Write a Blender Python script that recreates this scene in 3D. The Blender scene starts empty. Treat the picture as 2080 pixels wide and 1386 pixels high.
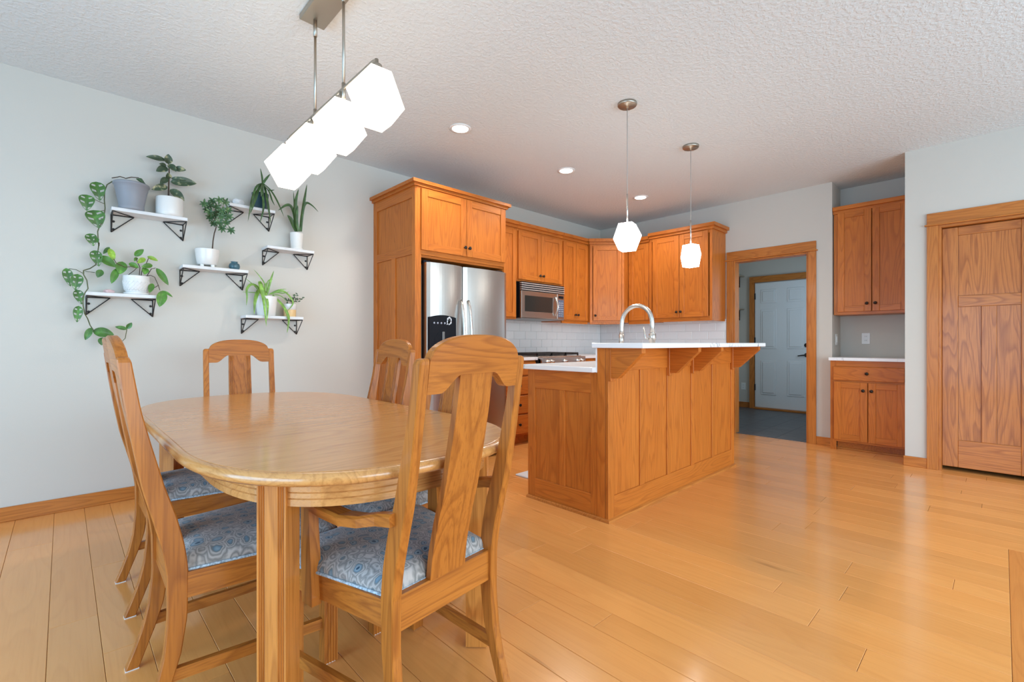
import bpy, bmesh, math, random
from math import sin, cos, pi, radians, sqrt, atan2
from mathutils import Vector, Matrix

random.seed(7)
sc = bpy.context.scene
COL = sc.collection

# ------------------------------------------------------------------ camera
FPX, CXP, CYP, CAMH = 953.0, 1040.0, 697.0, 1.07     # focal length, principal column, horizon row (2080x1386), height
AX = atan2(996.0, FPX)                                # angle between view axis and the X axis of the room
cam_d = bpy.data.cameras.new('camera')
cam_d.sensor_width = 36.0
cam_d.lens = 36.0 * FPX / 2080.0
cam_d.shift_y = (CYP - 693.0) / 2080.0
cam_d.clip_start = 0.02
cam = bpy.data.objects.new('camera', cam_d)
cam.location = (0, 0, CAMH)
cam.rotation_euler = (pi / 2, 0, AX - pi / 2)
COL.objects.link(cam)
sc.camera = cam

# ------------------------------------------------------------------ world, light, exposure
sc.view_settings.view_transform = 'Standard'
sc.view_settings.look = 'None'
sc.view_settings.gamma = 1.0
sc.view_settings.use_curve_mapping = False
sc.view_settings.exposure = -0.19
sc.cycles.use_denoising = True
sc.cycles.max_bounces = 8
sc.cycles.diffuse_bounces = 5
sc.cycles.glossy_bounces = 4
sc.cycles.sample_clamp_indirect = 6.0
world = bpy.data.worlds.new('sky')
sc.world = world
world.use_nodes = True
wnt = world.node_tree
wbg = wnt.nodes['Background']
sky = wnt.nodes.new('ShaderNodeTexSky')
sky.sky_type = 'NISHITA'
sky.sun_disc = False
sky.sun_elevation = radians(40)
sky.sun_rotation = radians(200)
wnt.links.new(sky.outputs[0], wbg.inputs[0])
wbg.inputs[1].default_value = 0.22

DAY = (0.60, 0.82, 1.0)
DAY_SHADE = (0.36, 0.67, 1.0)
WARM = (1.0, 0.92, 0.82)


def area(name, loc, rot, sx, sy, power, color):
    d = bpy.data.lights.new(name, 'AREA')
    d.shape = 'RECTANGLE'
    d.size, d.size_y, d.energy, d.color = sx, sy, power, color
    o = bpy.data.objects.new(name, d)
    o.location, o.rotation_euler = loc, rot
    COL.objects.link(o)
    return o


# daylight from the windows of the room: the glazed rear wall behind the camera and the glazed door in the side wall
area('window_rear_offscreen', (2.1, -2.99, 1.2), (pi / 2, 0, 0), 5.4, 2.1, 285, DAY)
area('window_side_offscreen', (-2.39, 1.2, 1.06), (pi / 2, 0, -pi / 2), 3.2, 1.8, 150, DAY_SHADE)
# the back entry is lit by its own cool daylight in the photograph: window in its side wall, behind the door wall
area('window_entry_offscreen', (7.0, 1.31, 1.5), (pi / 2, 0, 0), 0.9, 1.1, 13, DAY)

# ------------------------------------------------------------------ pixel -> place helpers
SA, CA = sin(AX), cos(AX)


def ray(px, py):
    r, u = (px - CXP) / FPX, (CYP - py) / FPX
    return Vector((CA + r * SA, SA - r * CA, u))


def atY(px, py, y):
    d = ray(px, py)
    return d * (y / d.y) + Vector((0, 0, CAMH))


def atX(px, py, x):
    d = ray(px, py)
    return d * (x / d.x) + Vector((0, 0, CAMH))


def atZ(px, py, z):
    d = ray(px, py)
    return d * ((z - CAMH) / d.z) + Vector((0, 0, CAMH))


# ------------------------------------------------------------------ materials
MATS = {}


def new_mat(name):
    m = bpy.data.materials.new(name)
    m.use_nodes = True
    nt = m.node_tree
    return m, nt, nt.nodes['Principled BSDF']


def N(nt, kind, **kw):
    n = nt.nodes.new(kind)
    for k, v in kw.items():
        if k.startswith('i_'):
            key = k[2:]
            n.inputs[int(key) if key.isdigit() else key.replace('_', ' ')].default_value = v
        else:
            setattr(n, k, v)
    return n


def ramp(nt, stops, interp='LINEAR'):
    n = nt.nodes.new('ShaderNodeValToRGB')
    cr = n.color_ramp
    cr.interpolation = interp
    while len(cr.elements) < len(stops):
        cr.elements.new(0.5)
    for e, (p, c) in zip(cr.elements, stops):
        e.position = p
        e.color = (*c, 1) if len(c) == 3 else c
    return n


def plain(name, col, rough=0.5, metal=0.0, spec=0.5, coat=0.0, noise=0.0, nscale=20.0, bump=0.0, bscale=80.0):
    if name in MATS:
        return MATS[name]
    m, nt, b = new_mat(name)
    b.inputs['Base Color'].default_value = (*col, 1)
    b.inputs['Roughness'].default_value = rough
    b.inputs['Metallic'].default_value = metal
    b.inputs['Specular IOR Level'].default_value = spec
    b.inputs['Coat Weight'].default_value = coat
    tc = N(nt, 'ShaderNodeTexCoord')
    if noise > 0:
        nz = N(nt, 'ShaderNodeTexNoise', i_Scale=nscale, i_Detail=3.0)
        nt.links.new(tc.outputs['Object'], nz.inputs['Vector'])
        r = ramp(nt, [(0.3, tuple(c * (1 - noise) for c in col)), (0.7, tuple(min(1, c * (1 + noise)) for c in col))])
        nt.links.new(nz.outputs['Fac'], r.inputs[0])
        nt.links.new(r.outputs[0], b.inputs['Base Color'])
    if bump > 0:
        nz = N(nt, 'ShaderNodeTexNoise', i_Scale=bscale, i_Detail=2.0)
        nt.links.new(tc.outputs['Object'], nz.inputs['Vector'])
        bp = N(nt, 'ShaderNodeBump', i_Strength=bump, i_Distance=0.01)
        nt.links.new(nz.outputs['Fac'], bp.inputs['Height'])
        nt.links.new(bp.outputs[0], b.inputs['Normal'])
    MATS[name] = m
    return m


def wood(name, axis, light, dark, pore, rough=0.36, coat=0.25, figure=1.0, var=0.12, gscale=1.0, streak=False, spec=0.28):
    """oak-like grain running along one axis of the object's own coordinates"""
    key = name + '_' + axis
    if key in MATS:
        return MATS[key]
    m, nt, b = new_mat(key)
    L = nt.links.new
    tc = N(nt, 'ShaderNodeTexCoord')
    oi = N(nt, 'ShaderNodeObjectInfo')
    off = N(nt, 'ShaderNodeVectorMath', operation='SCALE')
    off.inputs[0].default_value = (37.0, 53.0, 71.0)
    L(oi.outputs['Random'], off.inputs['Scale'])
    add = N(nt, 'ShaderNodeVectorMath', operation='ADD')
    L(tc.outputs['Object'], add.inputs[0])
    L(off.outputs[0], add.inputs[1])
    k = 'xyz'.index(axis)

    def stretched(across, along):
        s = [across * gscale] * 3
        s[k] = along * gscale
        mp = N(nt, 'ShaderNodeMapping')
        mp.inputs['Scale'].default_value = s
        L(add.outputs[0], mp.inputs['Vector'])
        return mp
    # cathedral figure: isolines of a slow stretched noise
    m1 = stretched(7.0, 0.75)
    n1 = N(nt, 'ShaderNodeTexNoise', i_Scale=1.0, i_Detail=1.5, i_Roughness=0.45)
    L(m1.outputs[0], n1.inputs['Vector'])
    mul = N(nt, 'ShaderNodeMath', operation='MULTIPLY')
    mul.inputs[1].default_value = 16.0
    L(n1.outputs['Fac'], mul.inputs[0])
    fr = N(nt, 'ShaderNodeMath', operation='FRACT')
    L(mul.outputs[0], fr.inputs[0])
    rings = ramp(nt, [(0.0, (0.0,) * 3), (0.55, (0.25,) * 3), (0.85, (1.0,) * 3), (1.0, (0.0,) * 3)])
    L(fr.outputs[0], rings.inputs[0])
    # fine pores
    m2 = stretched(170.0, 5.0)
    n2 = N(nt, 'ShaderNodeTexNoise', i_Scale=1.0, i_Detail=3.0, i_Roughness=0.6)
    L(m2.outputs[0], n2.inputs['Vector'])
    pr = ramp(nt, [(0.48, (0.0,) * 3), (0.66, (1.0,) * 3)])
    L(n2.outputs['Fac'], pr.inputs[0])
    # broad tone drift
    m3 = stretched(5.0, 0.9)
    n3 = N(nt, 'ShaderNodeTexNoise', i_Scale=1.0, i_Detail=2.0)
    L(m3.outputs[0], n3.inputs['Vector'])
    base = N(nt, 'ShaderNodeMix', data_type='RGBA')
    base.inputs[6].default_value = (*light, 1)
    base.inputs[7].default_value = (*dark, 1)
    L(n3.outputs['Fac'], base.inputs[0])
    ringmix = N(nt, 'ShaderNodeMix', data_type='RGBA')
    rf = N(nt, 'ShaderNodeMath', operation='MULTIPLY')
    rf.inputs[1].default_value = 0.55 * figure
    L(rings.outputs[0], rf.inputs[0])
    L(rf.outputs[0], ringmix.inputs[0])
    L(base.outputs[2], ringmix.inputs[6])
    ringmix.inputs[7].default_value = (*pore, 1)
    poremix = N(nt, 'ShaderNodeMix', data_type='RGBA')
    pf = N(nt, 'ShaderNodeMath', operation='MULTIPLY')
    pf.inputs[1].default_value = 0.45 * figure
    L(pr.outputs[0], pf.inputs[0])
    L(pf.outputs[0], poremix.inputs[0])
    L(ringmix.outputs[2], poremix.inputs[6])
    poremix.inputs[7].default_value = (*pore, 1)
    last = poremix
    if streak:            # short dark mineral streaks along the board
        m4 = stretched(16.0, 1.6)
        n4 = N(nt, 'ShaderNodeTexNoise', i_Scale=1.0, i_Detail=2.5, i_Roughness=0.6)
        L(m4.outputs[0], n4.inputs['Vector'])
        r4 = ramp(nt, [(0.70, (0.0,) * 3), (0.78, (0.75,) * 3)])
        L(n4.outputs['Fac'], r4.inputs[0])
        last = N(nt, 'ShaderNodeMix', data_type='RGBA')
        L(r4.outputs[0], last.inputs[0])
        L(poremix.outputs[2], last.inputs[6])
        last.inputs[7].default_value = (0.30, 0.085, 0.015, 1)
    hsv = N(nt, 'ShaderNodeHueSaturation')
    vr = N(nt, 'ShaderNodeMapRange', i_3=1.0 - var, i_4=1.0 + var)
    wn = N(nt, 'ShaderNodeTexWhiteNoise', noise_dimensions='1D')
    L(oi.outputs['Random'], wn.inputs['W'])
    L(wn.outputs['Value'], vr.inputs[0])
    L(vr.outputs[0], hsv.inputs['Value'])
    L(last.outputs[2], hsv.inputs['Color'])
    L(hsv.outputs[0], b.inputs['Base Color'])
    b.inputs['Roughness'].default_value = rough
    b.inputs['Specular IOR Level'].default_value = spec
    b.inputs['Coat Weight'].default_value = coat
    b.inputs['Coat Roughness'].default_value = 0.12
    bp = N(nt, 'ShaderNodeBump', i_Strength=0.12, i_Distance=0.002, invert=True)
    L(n2.outputs['Fac'], bp.inputs['Height'])
    L(bp.outputs[0], b.inputs['Normal'])
    MATS[key] = m
    return m


def oak(axis):            # golden cabinet oak
    return wood('oak', axis, (0.61, 0.192, 0.028), (0.51, 0.140, 0.018), (0.30, 0.072, 0.009), figure=0.8, var=0.07, coat=0.08, rough=0.4)


def trimoak(axis):
    return wood('trim_oak', axis, (0.61, 0.225, 0.045), (0.51, 0.165, 0.030), (0.31, 0.085, 0.014), figure=0.9, var=0.06, coat=0.1)


def dooroak(axis):
    return wood('door_oak', axis, (0.58, 0.222, 0.058), (0.48, 0.160, 0.036), (0.26, 0.075, 0.020), figure=1.15, var=0.04, coat=0.2)


def chairoak(axis):
    return wood('chair_oak', axis, (0.53, 0.185, 0.029), (0.42, 0.124, 0.016), (0.21, 0.052, 0.007), figure=0.95, var=0.05, coat=0.15)


def tableoak(axis):
    return wood('table_oak', axis, (0.72, 0.36, 0.120), (0.60, 0.262, 0.072), (0.36, 0.130, 0.030), figure=0.75, var=0.03, rough=0.27, coat=0.5, spec=0.5)


def legoak(axis):
    return wood('leg_oak', axis, (0.62, 0.245, 0.052), (0.51, 0.172, 0.030), (0.28, 0.082, 0.012), figure=0.9, var=0.05, coat=0.2)


def maple(axis):
    return wood('maple', axis, (0.85, 0.395, 0.120), (0.76, 0.310, 0.078), (0.56, 0.195, 0.045), figure=0.25, var=0.07, rough=0.22, coat=0.4, gscale=0.7, streak=True, spec=0.5)


def paint(name, col, bump=0.05, bscale=260, rough=0.75):
    return plain(name, col, rough=rough, spec=0.3, bump=bump, bscale=bscale)


WALL = paint('wall_paint', (0.60, 0.568, 0.512))
WHITE_TRIM = plain('white_paint', (0.78, 0.78, 0.78), rough=0.4)


def make_ceiling_mat():
    m, nt, b = new_mat('knockdown_ceiling')
    b.inputs['Base Color'].default_value = (0.715, 0.745, 0.745, 1)
    b.inputs['Roughness'].default_value = 0.9
    tc = N(nt, 'ShaderNodeTexCoord')
    n1 = N(nt, 'ShaderNodeTexNoise', i_Scale=42.0, i_Detail=3.0, i_Roughness=0.55)
    nt.links.new(tc.outputs['Object'], n1.inputs['Vector'])
    r = ramp(nt, [(0.44, (0, 0, 0)), (0.60, (1, 1, 1))])
    nt.links.new(n1.outputs['Fac'], r.inputs[0])
    bp = N(nt, 'ShaderNodeBump', i_Strength=0.32, i_Distance=0.006)
    nt.links.new(r.outputs[0], bp.inputs['Height'])
    nt.links.new(bp.outputs[0], b.inputs['Normal'])
    return m


CEIL = make_ceiling_mat()


def make_quartz():
    m, nt, b = new_mat('white_quartz')
    L = nt.links.new
    tc = N(nt, 'ShaderNodeTexCoord')
    n1 = N(nt, 'ShaderNodeTexNoise', i_Scale=2.6, i_Detail=6.0, i_Roughness=0.6, i_Distortion=0.8)
    L(tc.outputs['Object'], n1.inputs['Vector'])
    r = ramp(nt, [(0.485, (0, 0, 0)), (0.5, (1, 1, 1)), (0.515, (0, 0, 0))])
    L(n1.outputs['Fac'], r.inputs[0])
    n2 = N(nt, 'ShaderNodeTexNoise', i_Scale=1.7, i_Detail=2.0)
    L(tc.outputs['Object'], n2.inputs['Vector'])
    r2 = ramp(nt, [(0.5, (0, 0, 0)), (0.68, (1, 1, 1))])
    L(n2.outputs['Fac'], r2.inputs[0])
    mu = N(nt, 'ShaderNodeMath', operation='MULTIPLY')
    L(r.outputs[0], mu.inputs[0])
    L(r2.outputs[0], mu.inputs[1])
    mx = N(nt, 'ShaderNodeMix', data_type='RGBA')
    L(mu.outputs[0], mx.inputs[0])
    mx.inputs[6].default_value = (0.86, 0.87, 0.88, 1)
    mx.inputs[7].default_value = (0.22, 0.22, 0.25, 1)
    L(mx.outputs[2], b.inputs['Base Color'])
    b.inputs['Roughness'].default_value = 0.18
    return m


QUARTZ = make_quartz()


def make_steel(name, col, rough, axis_scale):
    m, nt, b = new_mat(name)
    L = nt.links.new
    b.inputs['Base Color'].default_value = (*col, 1)
    b.inputs['Metallic'].default_value = 1.0
    tc = N(nt, 'ShaderNodeTexCoord')
    mp = N(nt, 'ShaderNodeMapping')
    mp.inputs['Scale'].default_value = axis_scale
    L(tc.outputs['Object'], mp.inputs['Vector'])
    n1 = N(nt, 'ShaderNodeTexNoise', i_Scale=1.0, i_Detail=2.0)
    L(mp.outputs[0], n1.inputs['Vector'])
    r = N(nt, 'ShaderNodeMapRange', i_3=rough * 0.8, i_4=rough * 1.25)
    L(n1.outputs['Fac'], r.inputs[0])
    L(r.outputs[0], b.inputs['Roughness'])
    bp = N(nt, 'ShaderNodeBump', i_Strength=0.03, i_Distance=0.001)
    L(n1.outputs['Fac'], bp.inputs['Height'])
    L(bp.outputs[0], b.inputs['Normal'])
    return m


STEEL = make_steel('stainless_steel', (0.50, 0.485, 0.465), 0.30, (3, 400, 400))
CHROME = plain('satin_nickel', (0.68, 0.66, 0.63), rough=0.27, metal=1.0)
NICKEL = plain('brushed_nickel', (0.45, 0.41, 0.35), rough=0.38, metal=1.0)
BLACK = plain('black_plastic', (0.010, 0.011, 0.015), rough=0.55, spec=0.12)
IRON = plain('black_iron', (0.018, 0.016, 0.016), rough=0.55)
BRONZE = plain('oil_rubbed_bronze', (0.030, 0.022, 0.018), rough=0.35, metal=0.6)
DARKGLASS = plain('smoked_glass', (0.028, 0.026, 0.024), rough=0.12)
CERAMIC = plain('white_ceramic', (0.80, 0.79, 0.76), rough=0.22)
CERAMIC_COOL = plain('matt_white_ceramic', (0.80, 0.80, 0.79), rough=0.2)
TILE = plain('glazed_white_tile', (0.80, 0.81, 0.82), rough=0.10)
GROUT = plain('grey_grout', (0.62, 0.63, 0.63), rough=0.9)
GREYPOT = plain('grey_plastic', (0.27, 0.285, 0.32), rough=0.5)
TEALPOT = plain('teal_glaze', (0.022, 0.062, 0.085), rough=0.35)
BLUEVASE = plain('blue_grey_glaze', (0.055, 0.125, 0.155), rough=0.15, noise=0.3, nscale=30)
PEACH = plain('peach_glaze', (0.80, 0.54, 0.26), rough=0.4)
SOIL = plain('potting_soil', (0.05, 0.033, 0.022), rough=0.95, noise=0.4, nscale=120)
MARBLEB = plain('whitewashed_board', (0.74, 0.74, 0.74), rough=0.5, noise=0.10, nscale=9)
PLATE = plain('white_plate', (0.82, 0.82, 0.80), rough=0.35)
FELT = plain('white_felt', (0.75, 0.75, 0.75), rough=0.9)
STONE = plain('white_stone', (0.72, 0.72, 0.73), rough=0.6, noise=0.06, nscale=30, bump=0.3, bscale=40)
PINK = plain('rose_quartz', (0.72, 0.50, 0.50), rough=0.35)
STEMG = plain('green_stem', (0.10, 0.115, 0.045), rough=0.6)
STEMB = plain('brown_stem', (0.085, 0.055, 0.035), rough=0.7)
MATGREY = plain('pale_mat', (0.70, 0.72, 0.77), rough=0.7)
SLOT_SHADE = plain('dark_gap', (0.02, 0.02, 0.02), rough=0.8)  # near-black colour standing in for the shade inside outlet holes
KEYS = plain('blue_grey_keys', (0.10, 0.13, 0.20), rough=0.4)
KEYDOT = plain('pale_print', (0.5, 0.52, 0.58), rough=0.5)


def emit(name, col, strength):
    m, nt, b = new_mat(name)
    b.inputs['Base Color'].default_value = (0.9, 0.9, 0.88, 1)
    b.inputs['Emission Color'].default_value = (*col, 1)
    b.inputs['Emission Strength'].default_value = strength
    b.inputs['Roughness'].default_value = 0.3
    return m


GLOW = emit('lit_opal_glass', (1.0, 0.83, 0.64), 6.5)
GLOWP = emit('lit_pendant_glass', (1.0, 0.94, 0.86), 12.0)
GLOWCAN = emit('lit_lamp_lens', (1.0, 0.94, 0.85), 14.0)


def leafmat(name, col, edge=None):
    m, nt, b = new_mat(name)
    L = nt.links.new
    tc = N(nt, 'ShaderNodeTexCoord')
    oi = N(nt, 'ShaderNodeObjectInfo')
    ad = N(nt, 'ShaderNodeVectorMath', operation='ADD')
    L(tc.outputs['Object'], ad.inputs[0])
    L(oi.outputs['Random'], ad.inputs[1])
    n1 = N(nt, 'ShaderNodeTexNoise', i_Scale=26.0, i_Detail=3.0)
    L(ad.outputs[0], n1.inputs['Vector'])
    hi = edge or tuple(min(1, c * 1.7) for c in col)
    r = ramp(nt, [(0.35, tuple(c * 0.7 for c in col)), (0.55, col), (0.72, hi)])
    L(n1.outputs['Fac'], r.inputs[0])
    L(r.outputs[0], b.inputs['Base Color'])
    b.inputs['Roughness'].default_value = 0.38
    return m


LEAF_MON = leafmat('monstera_leaf', (0.060, 0.170, 0.030))
LEAF_POT = leafmat('pothos_leaf', (0.085, 0.230, 0.028))
LEAF_LIME = leafmat('lime_leaf', (0.26, 0.42, 0.045))
LEAF_RUB = leafmat('variegated_leaf', (0.055, 0.095, 0.050), (0.55, 0.50, 0.28))
LEAF_SCH = leafmat('umbrella_leaf', (0.045, 0.125, 0.040), (0.22, 0.32, 0.13))
LEAF_DARK = leafmat('strap_leaf', (0.045, 0.105, 0.030))
LEAF_SPI = leafmat('spider_leaf', (0.19, 0.37, 0.060))
LEAF_SUC = leafmat('succulent_leaf', (0.055, 0.10, 0.045))


def make_fabric():
    m, nt, b = new_mat('floral_fabric')
    L = nt.links.new
    tc = N(nt, 'ShaderNodeTexCoord')
    sep = N(nt, 'ShaderNodeMapping')
    sep.inputs['Scale'].default_value = (1, 1, 0.35)
    L(tc.outputs['Object'], sep.inputs['Vector'])
    nz = N(nt, 'ShaderNodeTexNoise', i_Scale=22.0, i_Detail=2.0)
    L(sep.outputs[0], nz.inputs['Vector'])
    dis = N(nt, 'ShaderNodeMix', data_type='VECTOR')
    dis.inputs[0].default_value = 0.035
    L(sep.outputs[0], dis.inputs[4])
    L(nz.outputs['Color'], dis.inputs[5])
    vo = N(nt, 'ShaderNodeTexVoronoi', i_Scale=28.0, i_Randomness=0.5)
    L(dis.outputs[1], vo.inputs['Vector'])
    flower = ramp(nt, [(0.0, (0.012, 0.045, 0.085)), (0.12, (0.015, 0.06, 0.11)), (0.17, (0.27, 0.35, 0.39)),
                       (0.30, (0.13, 0.21, 0.27)), (0.36, (0.15, 0.16, 0.16)), (0.42, (0.44, 0.41, 0.385)),
                       (0.50, (0.20, 0.19, 0.18)), (0.58, (0.47, 0.43, 0.40)), (0.66, (0.21, 0.20, 0.19)), (0.78, (0.50, 0.455, 0.425))])
    L(vo.outputs['Distance'], flower.inputs[0])
    L(flower.outputs[0], b.inputs['Base Color'])
    b.inputs['Roughness'].default_value = 0.95
    b.inputs['Sheen Weight'].default_value = 0.2
    return m


FABRIC = make_fabric()
PIPING = plain('blue_white_cord', (0.42, 0.50, 0.56), rough=0.9, noise=0.5, nscale=160)


def make_vinyl():
    m, nt, b = new_mat('slate_vinyl')
    tc = N(nt, 'ShaderNodeTexCoord')
    mp = N(nt, 'ShaderNodeMapping')
    mp.inputs['Scale'].default_value = (14, 1.5, 1)
    nt.links.new(tc.outputs['Object'], mp.inputs['Vector'])
    n1 = N(nt, 'ShaderNodeTexNoise', i_Scale=3.0, i_Detail=5.0)
    nt.links.new(mp.outputs[0], n1.inputs['Vector'])
    r = ramp(nt, [(0.3, (0.065, 0.070, 0.080)), (0.7, (0.12, 0.128, 0.140))])
    nt.links.new(n1.outputs['Fac'], r.inputs[0])
    nt.links.new(r.outputs[0], b.inputs['Base Color'])
    b.inputs['Roughness'].default_value = 0.4
    return m


VINYL = make_vinyl()


# ------------------------------------------------------------------ mesh builder
class MB:
    def __init__(self):
        self.v, self.f, self.smooth = [], [], []

    def add(self, verts, faces, smooth=False):
        o = len(self.v)
        self.v += [Vector(p) for p in verts]
        self.f += [tuple(i + o for i in f) for f in faces]
        self.smooth += [smooth] * len(faces)
        return self

    def box(self, lo, hi, c=0.0, fr=None):
        """axis box, optional chamfer c; fr=(O,u,n) places (u,n,z) coordinates in the room"""
        x0, y0, z0 = lo
        x1, y1, z1 = hi
        if x0 > x1: x0, x1 = x1, x0
        if y0 > y1: y0, y1 = y1, y0
        if z0 > z1: z0, z1 = z1, z0
        c = min(c, (x1 - x0) * 0.3, (y1 - y0) * 0.3, (z1 - z0) * 0.3)
        T = (lambda p: p) if fr is None else (lambda p: fr[0] + fr[1] * p[0] + fr[2] * p[1] + Vector((0, 0, p[2])))
        X, Y, Z = (x0, x1), (y0, y1), (z0, z1)
        if c <= 0:
            vs = [T((X[i], Y[j], Z[k])) for i in (0, 1) for j in (0, 1) for k in (0, 1)]
            return self.add(vs, [(0, 1, 3, 2), (4, 6, 7, 5), (0, 4, 5, 1), (2, 3, 7, 6), (0, 2, 6, 4), (1, 5, 7, 3)])
        vs, idx = [], {}
        for i in (0, 1):
            for j in (0, 1):
                for k in (0, 1):
                    s = (1 if i == 0 else -1, 1 if j == 0 else -1, 1 if k == 0 else -1)
                    for a in range(3):
                        p = [X[i], Y[j], Z[k]]
                        for q in range(3):
                            if q != a:
                                p[q] += s[q] * c
                        idx[(i, j, k, a)] = len(vs)
                        vs.append(T(p))
        fs = []
        for a in range(3):
            o = [q for q in range(3) if q != a]
            for s in (0, 1):
                quad = []
                for (p, q) in ((0, 0), (1, 0), (1, 1), (0, 1)):
                    t = [0, 0, 0]
                    t[a], t[o[0]], t[o[1]] = s, p, q
                    quad.append(idx[(t[0], t[1], t[2], a)])
                fs.append(tuple(quad))
        for a in range(3):
            o = [q for q in range(3) if q != a]
            for p in (0, 1):
                for q in (0, 1):
                    t0, t1 = [0, 0, 0], [0, 0, 0]
                    t0[a], t0[o[0]], t0[o[1]] = 0, p, q
                    t1[a], t1[o[0]], t1[o[1]] = 1, p, q
                    fs.append((idx[(*t0, o[0])], idx[(*t1, o[0])], idx[(*t1, o[1])], idx[(*t0, o[1])]))
        for i in (0, 1):
            for j in (0, 1):
                for k in (0, 1):
                    fs.append((idx[(i, j, k, 0)], idx[(i, j, k, 1)], idx[(i, j, k, 2)]))
        return self.add(vs, fs)

    def prism(self, poly, d, smooth=False):
        """closed polygon of 3D points extruded by vector d"""
        n = len(poly)
        d = Vector(d)
        vs = [Vector(p) for p in poly] + [Vector(p) + d for p in poly]
        fs = [tuple(range(n))[::-1], tuple(range(n, 2 * n))]
        self.add(vs, fs)
        o = len(self.v) - 2 * n
        for i in range(n):
            j = (i + 1) % n
            self.f.append((o + i, o + j, o + n + j, o + n + i))
            self.smooth.append(smooth)
        return self

    def tube(self, pts, rad, seg=8, smooth=True, caps=True):
        pts = [Vector(p) for p in pts]
        n = len(pts)
        rad = rad if isinstance(rad, (list, tuple)) else [rad] * n
        vs, fs = [], []
        up = None
        for i, p in enumerate(pts):
            t = (pts[min(i + 1, n - 1)] - pts[max(i - 1, 0)])
            t = t.normalized() if t.length > 1e-9 else Vector((0, 0, 1))
            if up is None:
                up = t.orthogonal().normalized()
            else:
                up = (up - t * up.dot(t))
                up = up.normalized() if up.length > 1e-6 else t.orthogonal().normalized()
            w = t.cross(up)
            for k in range(seg):
                a = 2 * pi * k / seg
                vs.append(p + (up * cos(a) + w * sin(a)) * rad[i])
        for i in range(n - 1):
            for k in range(seg):
                a, b2 = i * seg + k, i * seg + (k + 1) % seg
                fs.append((a, b2, b2 + seg, a + seg))
        self.add(vs, fs, smooth)
        if caps:
            o = len(self.v) - len(vs)
            self.f.append(tuple(o + k for k in range(seg))[::-1])
            self.f.append(tuple(o + (n - 1) * seg + k for k in range(seg)))
            self.smooth += [False, False]
        return self

    def lathe(self, prof, loc=(0, 0, 0), axis=(0, 0, 1), seg=24, smooth=True):
        """profile [(r, h), ...] turned about an axis through loc; closed at both ends"""
        ax = Vector(axis).normalized()
        u = ax.orthogonal().normalized()
        w = ax.cross(u)
        loc = Vector(loc)
        vs, fs = [], []
        for r, h in prof:
            for k in range(seg):
                a = 2 * pi * k / seg
                vs.append(loc + ax * h + (u * cos(a) + w * sin(a)) * max(r, 1e-4))
        for i in range(len(prof) - 1):
            for k in range(seg):
                a, b2 = i * seg + k, i * seg + (k + 1) % seg
                fs.append((a, b2, b2 + seg, a + seg))
        self.add(vs, fs, smooth)
        o = len(self.v) - len(vs)
        self.f.append(tuple(o + k for k in range(seg))[::-1])
        self.f.append(tuple(o + (len(prof) - 1) * seg + k for k in range(seg)))
        self.smooth += [False, False]
        return self

    def loft(self, loops, smooth=True, caps=True, closed=False):
        n = len(loops[0])
        vs = [Vector(p) for l in loops for p in l]
        fs = []
        m = len(loops)
        for i in range(m if closed else m - 1):
            for k in range(n):
                a, b2 = i * n + k, i * n + (k + 1) % n
                i2 = (i + 1) % m
                fs.append((a, b2, i2 * n + (k + 1) % n, i2 * n + k))
        self.add(vs, fs, smooth)
        if caps and not closed:
            o = len(self.v) - len(vs)
            self.f.append(tuple(o + k for k in range(n))[::-1])
            self.f.append(tuple(o + (m - 1) * n + k for k in range(n)))
            self.smooth += [False, False]
        return self

    def mesh(self, name, mat, origin=(0, 0, 0), recalc=True):
        me = bpy.data.meshes.new(name)
        og = Vector(origin)
        me.from_pydata([p - og for p in self.v], [], self.f)
        for p, s in zip(me.polygons, self.smooth):
            p.use_smooth = s
        if recalc:
            bm = bmesh.new()
            bm.from_mesh(me)
            bmesh.ops.recalc_face_normals(bm, faces=bm.faces)
            bm.to_mesh(me)
            bm.free()
        if mat:
            me.materials.append(mat)
        return me


def wloc(o):
    p = Vector((0, 0, 0))
    while o is not None:
        p += o.location
        o = o.parent
    return p


def link(name, me, parent=None, loc=(0, 0, 0), label=None):
    o = bpy.data.objects.new(name, me)
    COL.objects.link(o)
    o.location = loc
    if parent is not None:
        o.parent = parent
    if label:
        o['label'] = label
    return o


def part(name, mb, mat, parent, label=None, local=False):
    """child mesh; mb holds room coordinates (local=True: the parent's own coordinates)"""
    og = (0, 0, 0) if local else wloc(parent)
    return link(name, mb.mesh(name, mat, og), parent, label=label)


def thing(name, label, cat, loc=(0, 0, 0), rotz=0.0, group=None):
    o = bpy.data.objects.new(name, None)
    COL.objects.link(o)
    o.empty_display_size = 0.1
    o.location, o.rotation_euler = loc, (0, 0, rotz)
    o['label'], o['category'] = label, cat
    if group:
        o['group'] = group
    return o


def tag(o, label, cat, group=None):
    o['label'], o['category'] = label, cat
    if group:
        o['group'] = group
    return o


def single(name, mb, mat, label, cat, loc=(0, 0, 0), group=None):
    o = link(name, mb.mesh(name, mat, loc), None, loc)
    return tag(o, label, cat, group)


def struct(name, mb, mat, loc=(0, 0, 0)):
    o = link(name, mb.mesh(name, mat, loc), None, loc)
    o['kind'] = 'structure'
    return o


def copy_tree(o, parent=None):
    c = o.copy()
    COL.objects.link(c)
    c.parent = parent
    for ch in list(o.children):
        copy_tree(ch, c)
    return c


def B(lo, hi, c=0.0):
    return MB().box(lo, hi, c)


# ================================================================== THE ROOM
YW, XB, XP, XN, ZC = 4.125, 5.76, 5.33, 6.12, 2.74     # plant wall, door wall, pantry wall, niche back, ceiling
XL, YR = -2.4, -3.0                                    # side wall and rear wall (behind the camera)
XM = 8.2                                               # far wall of the back entry

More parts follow.
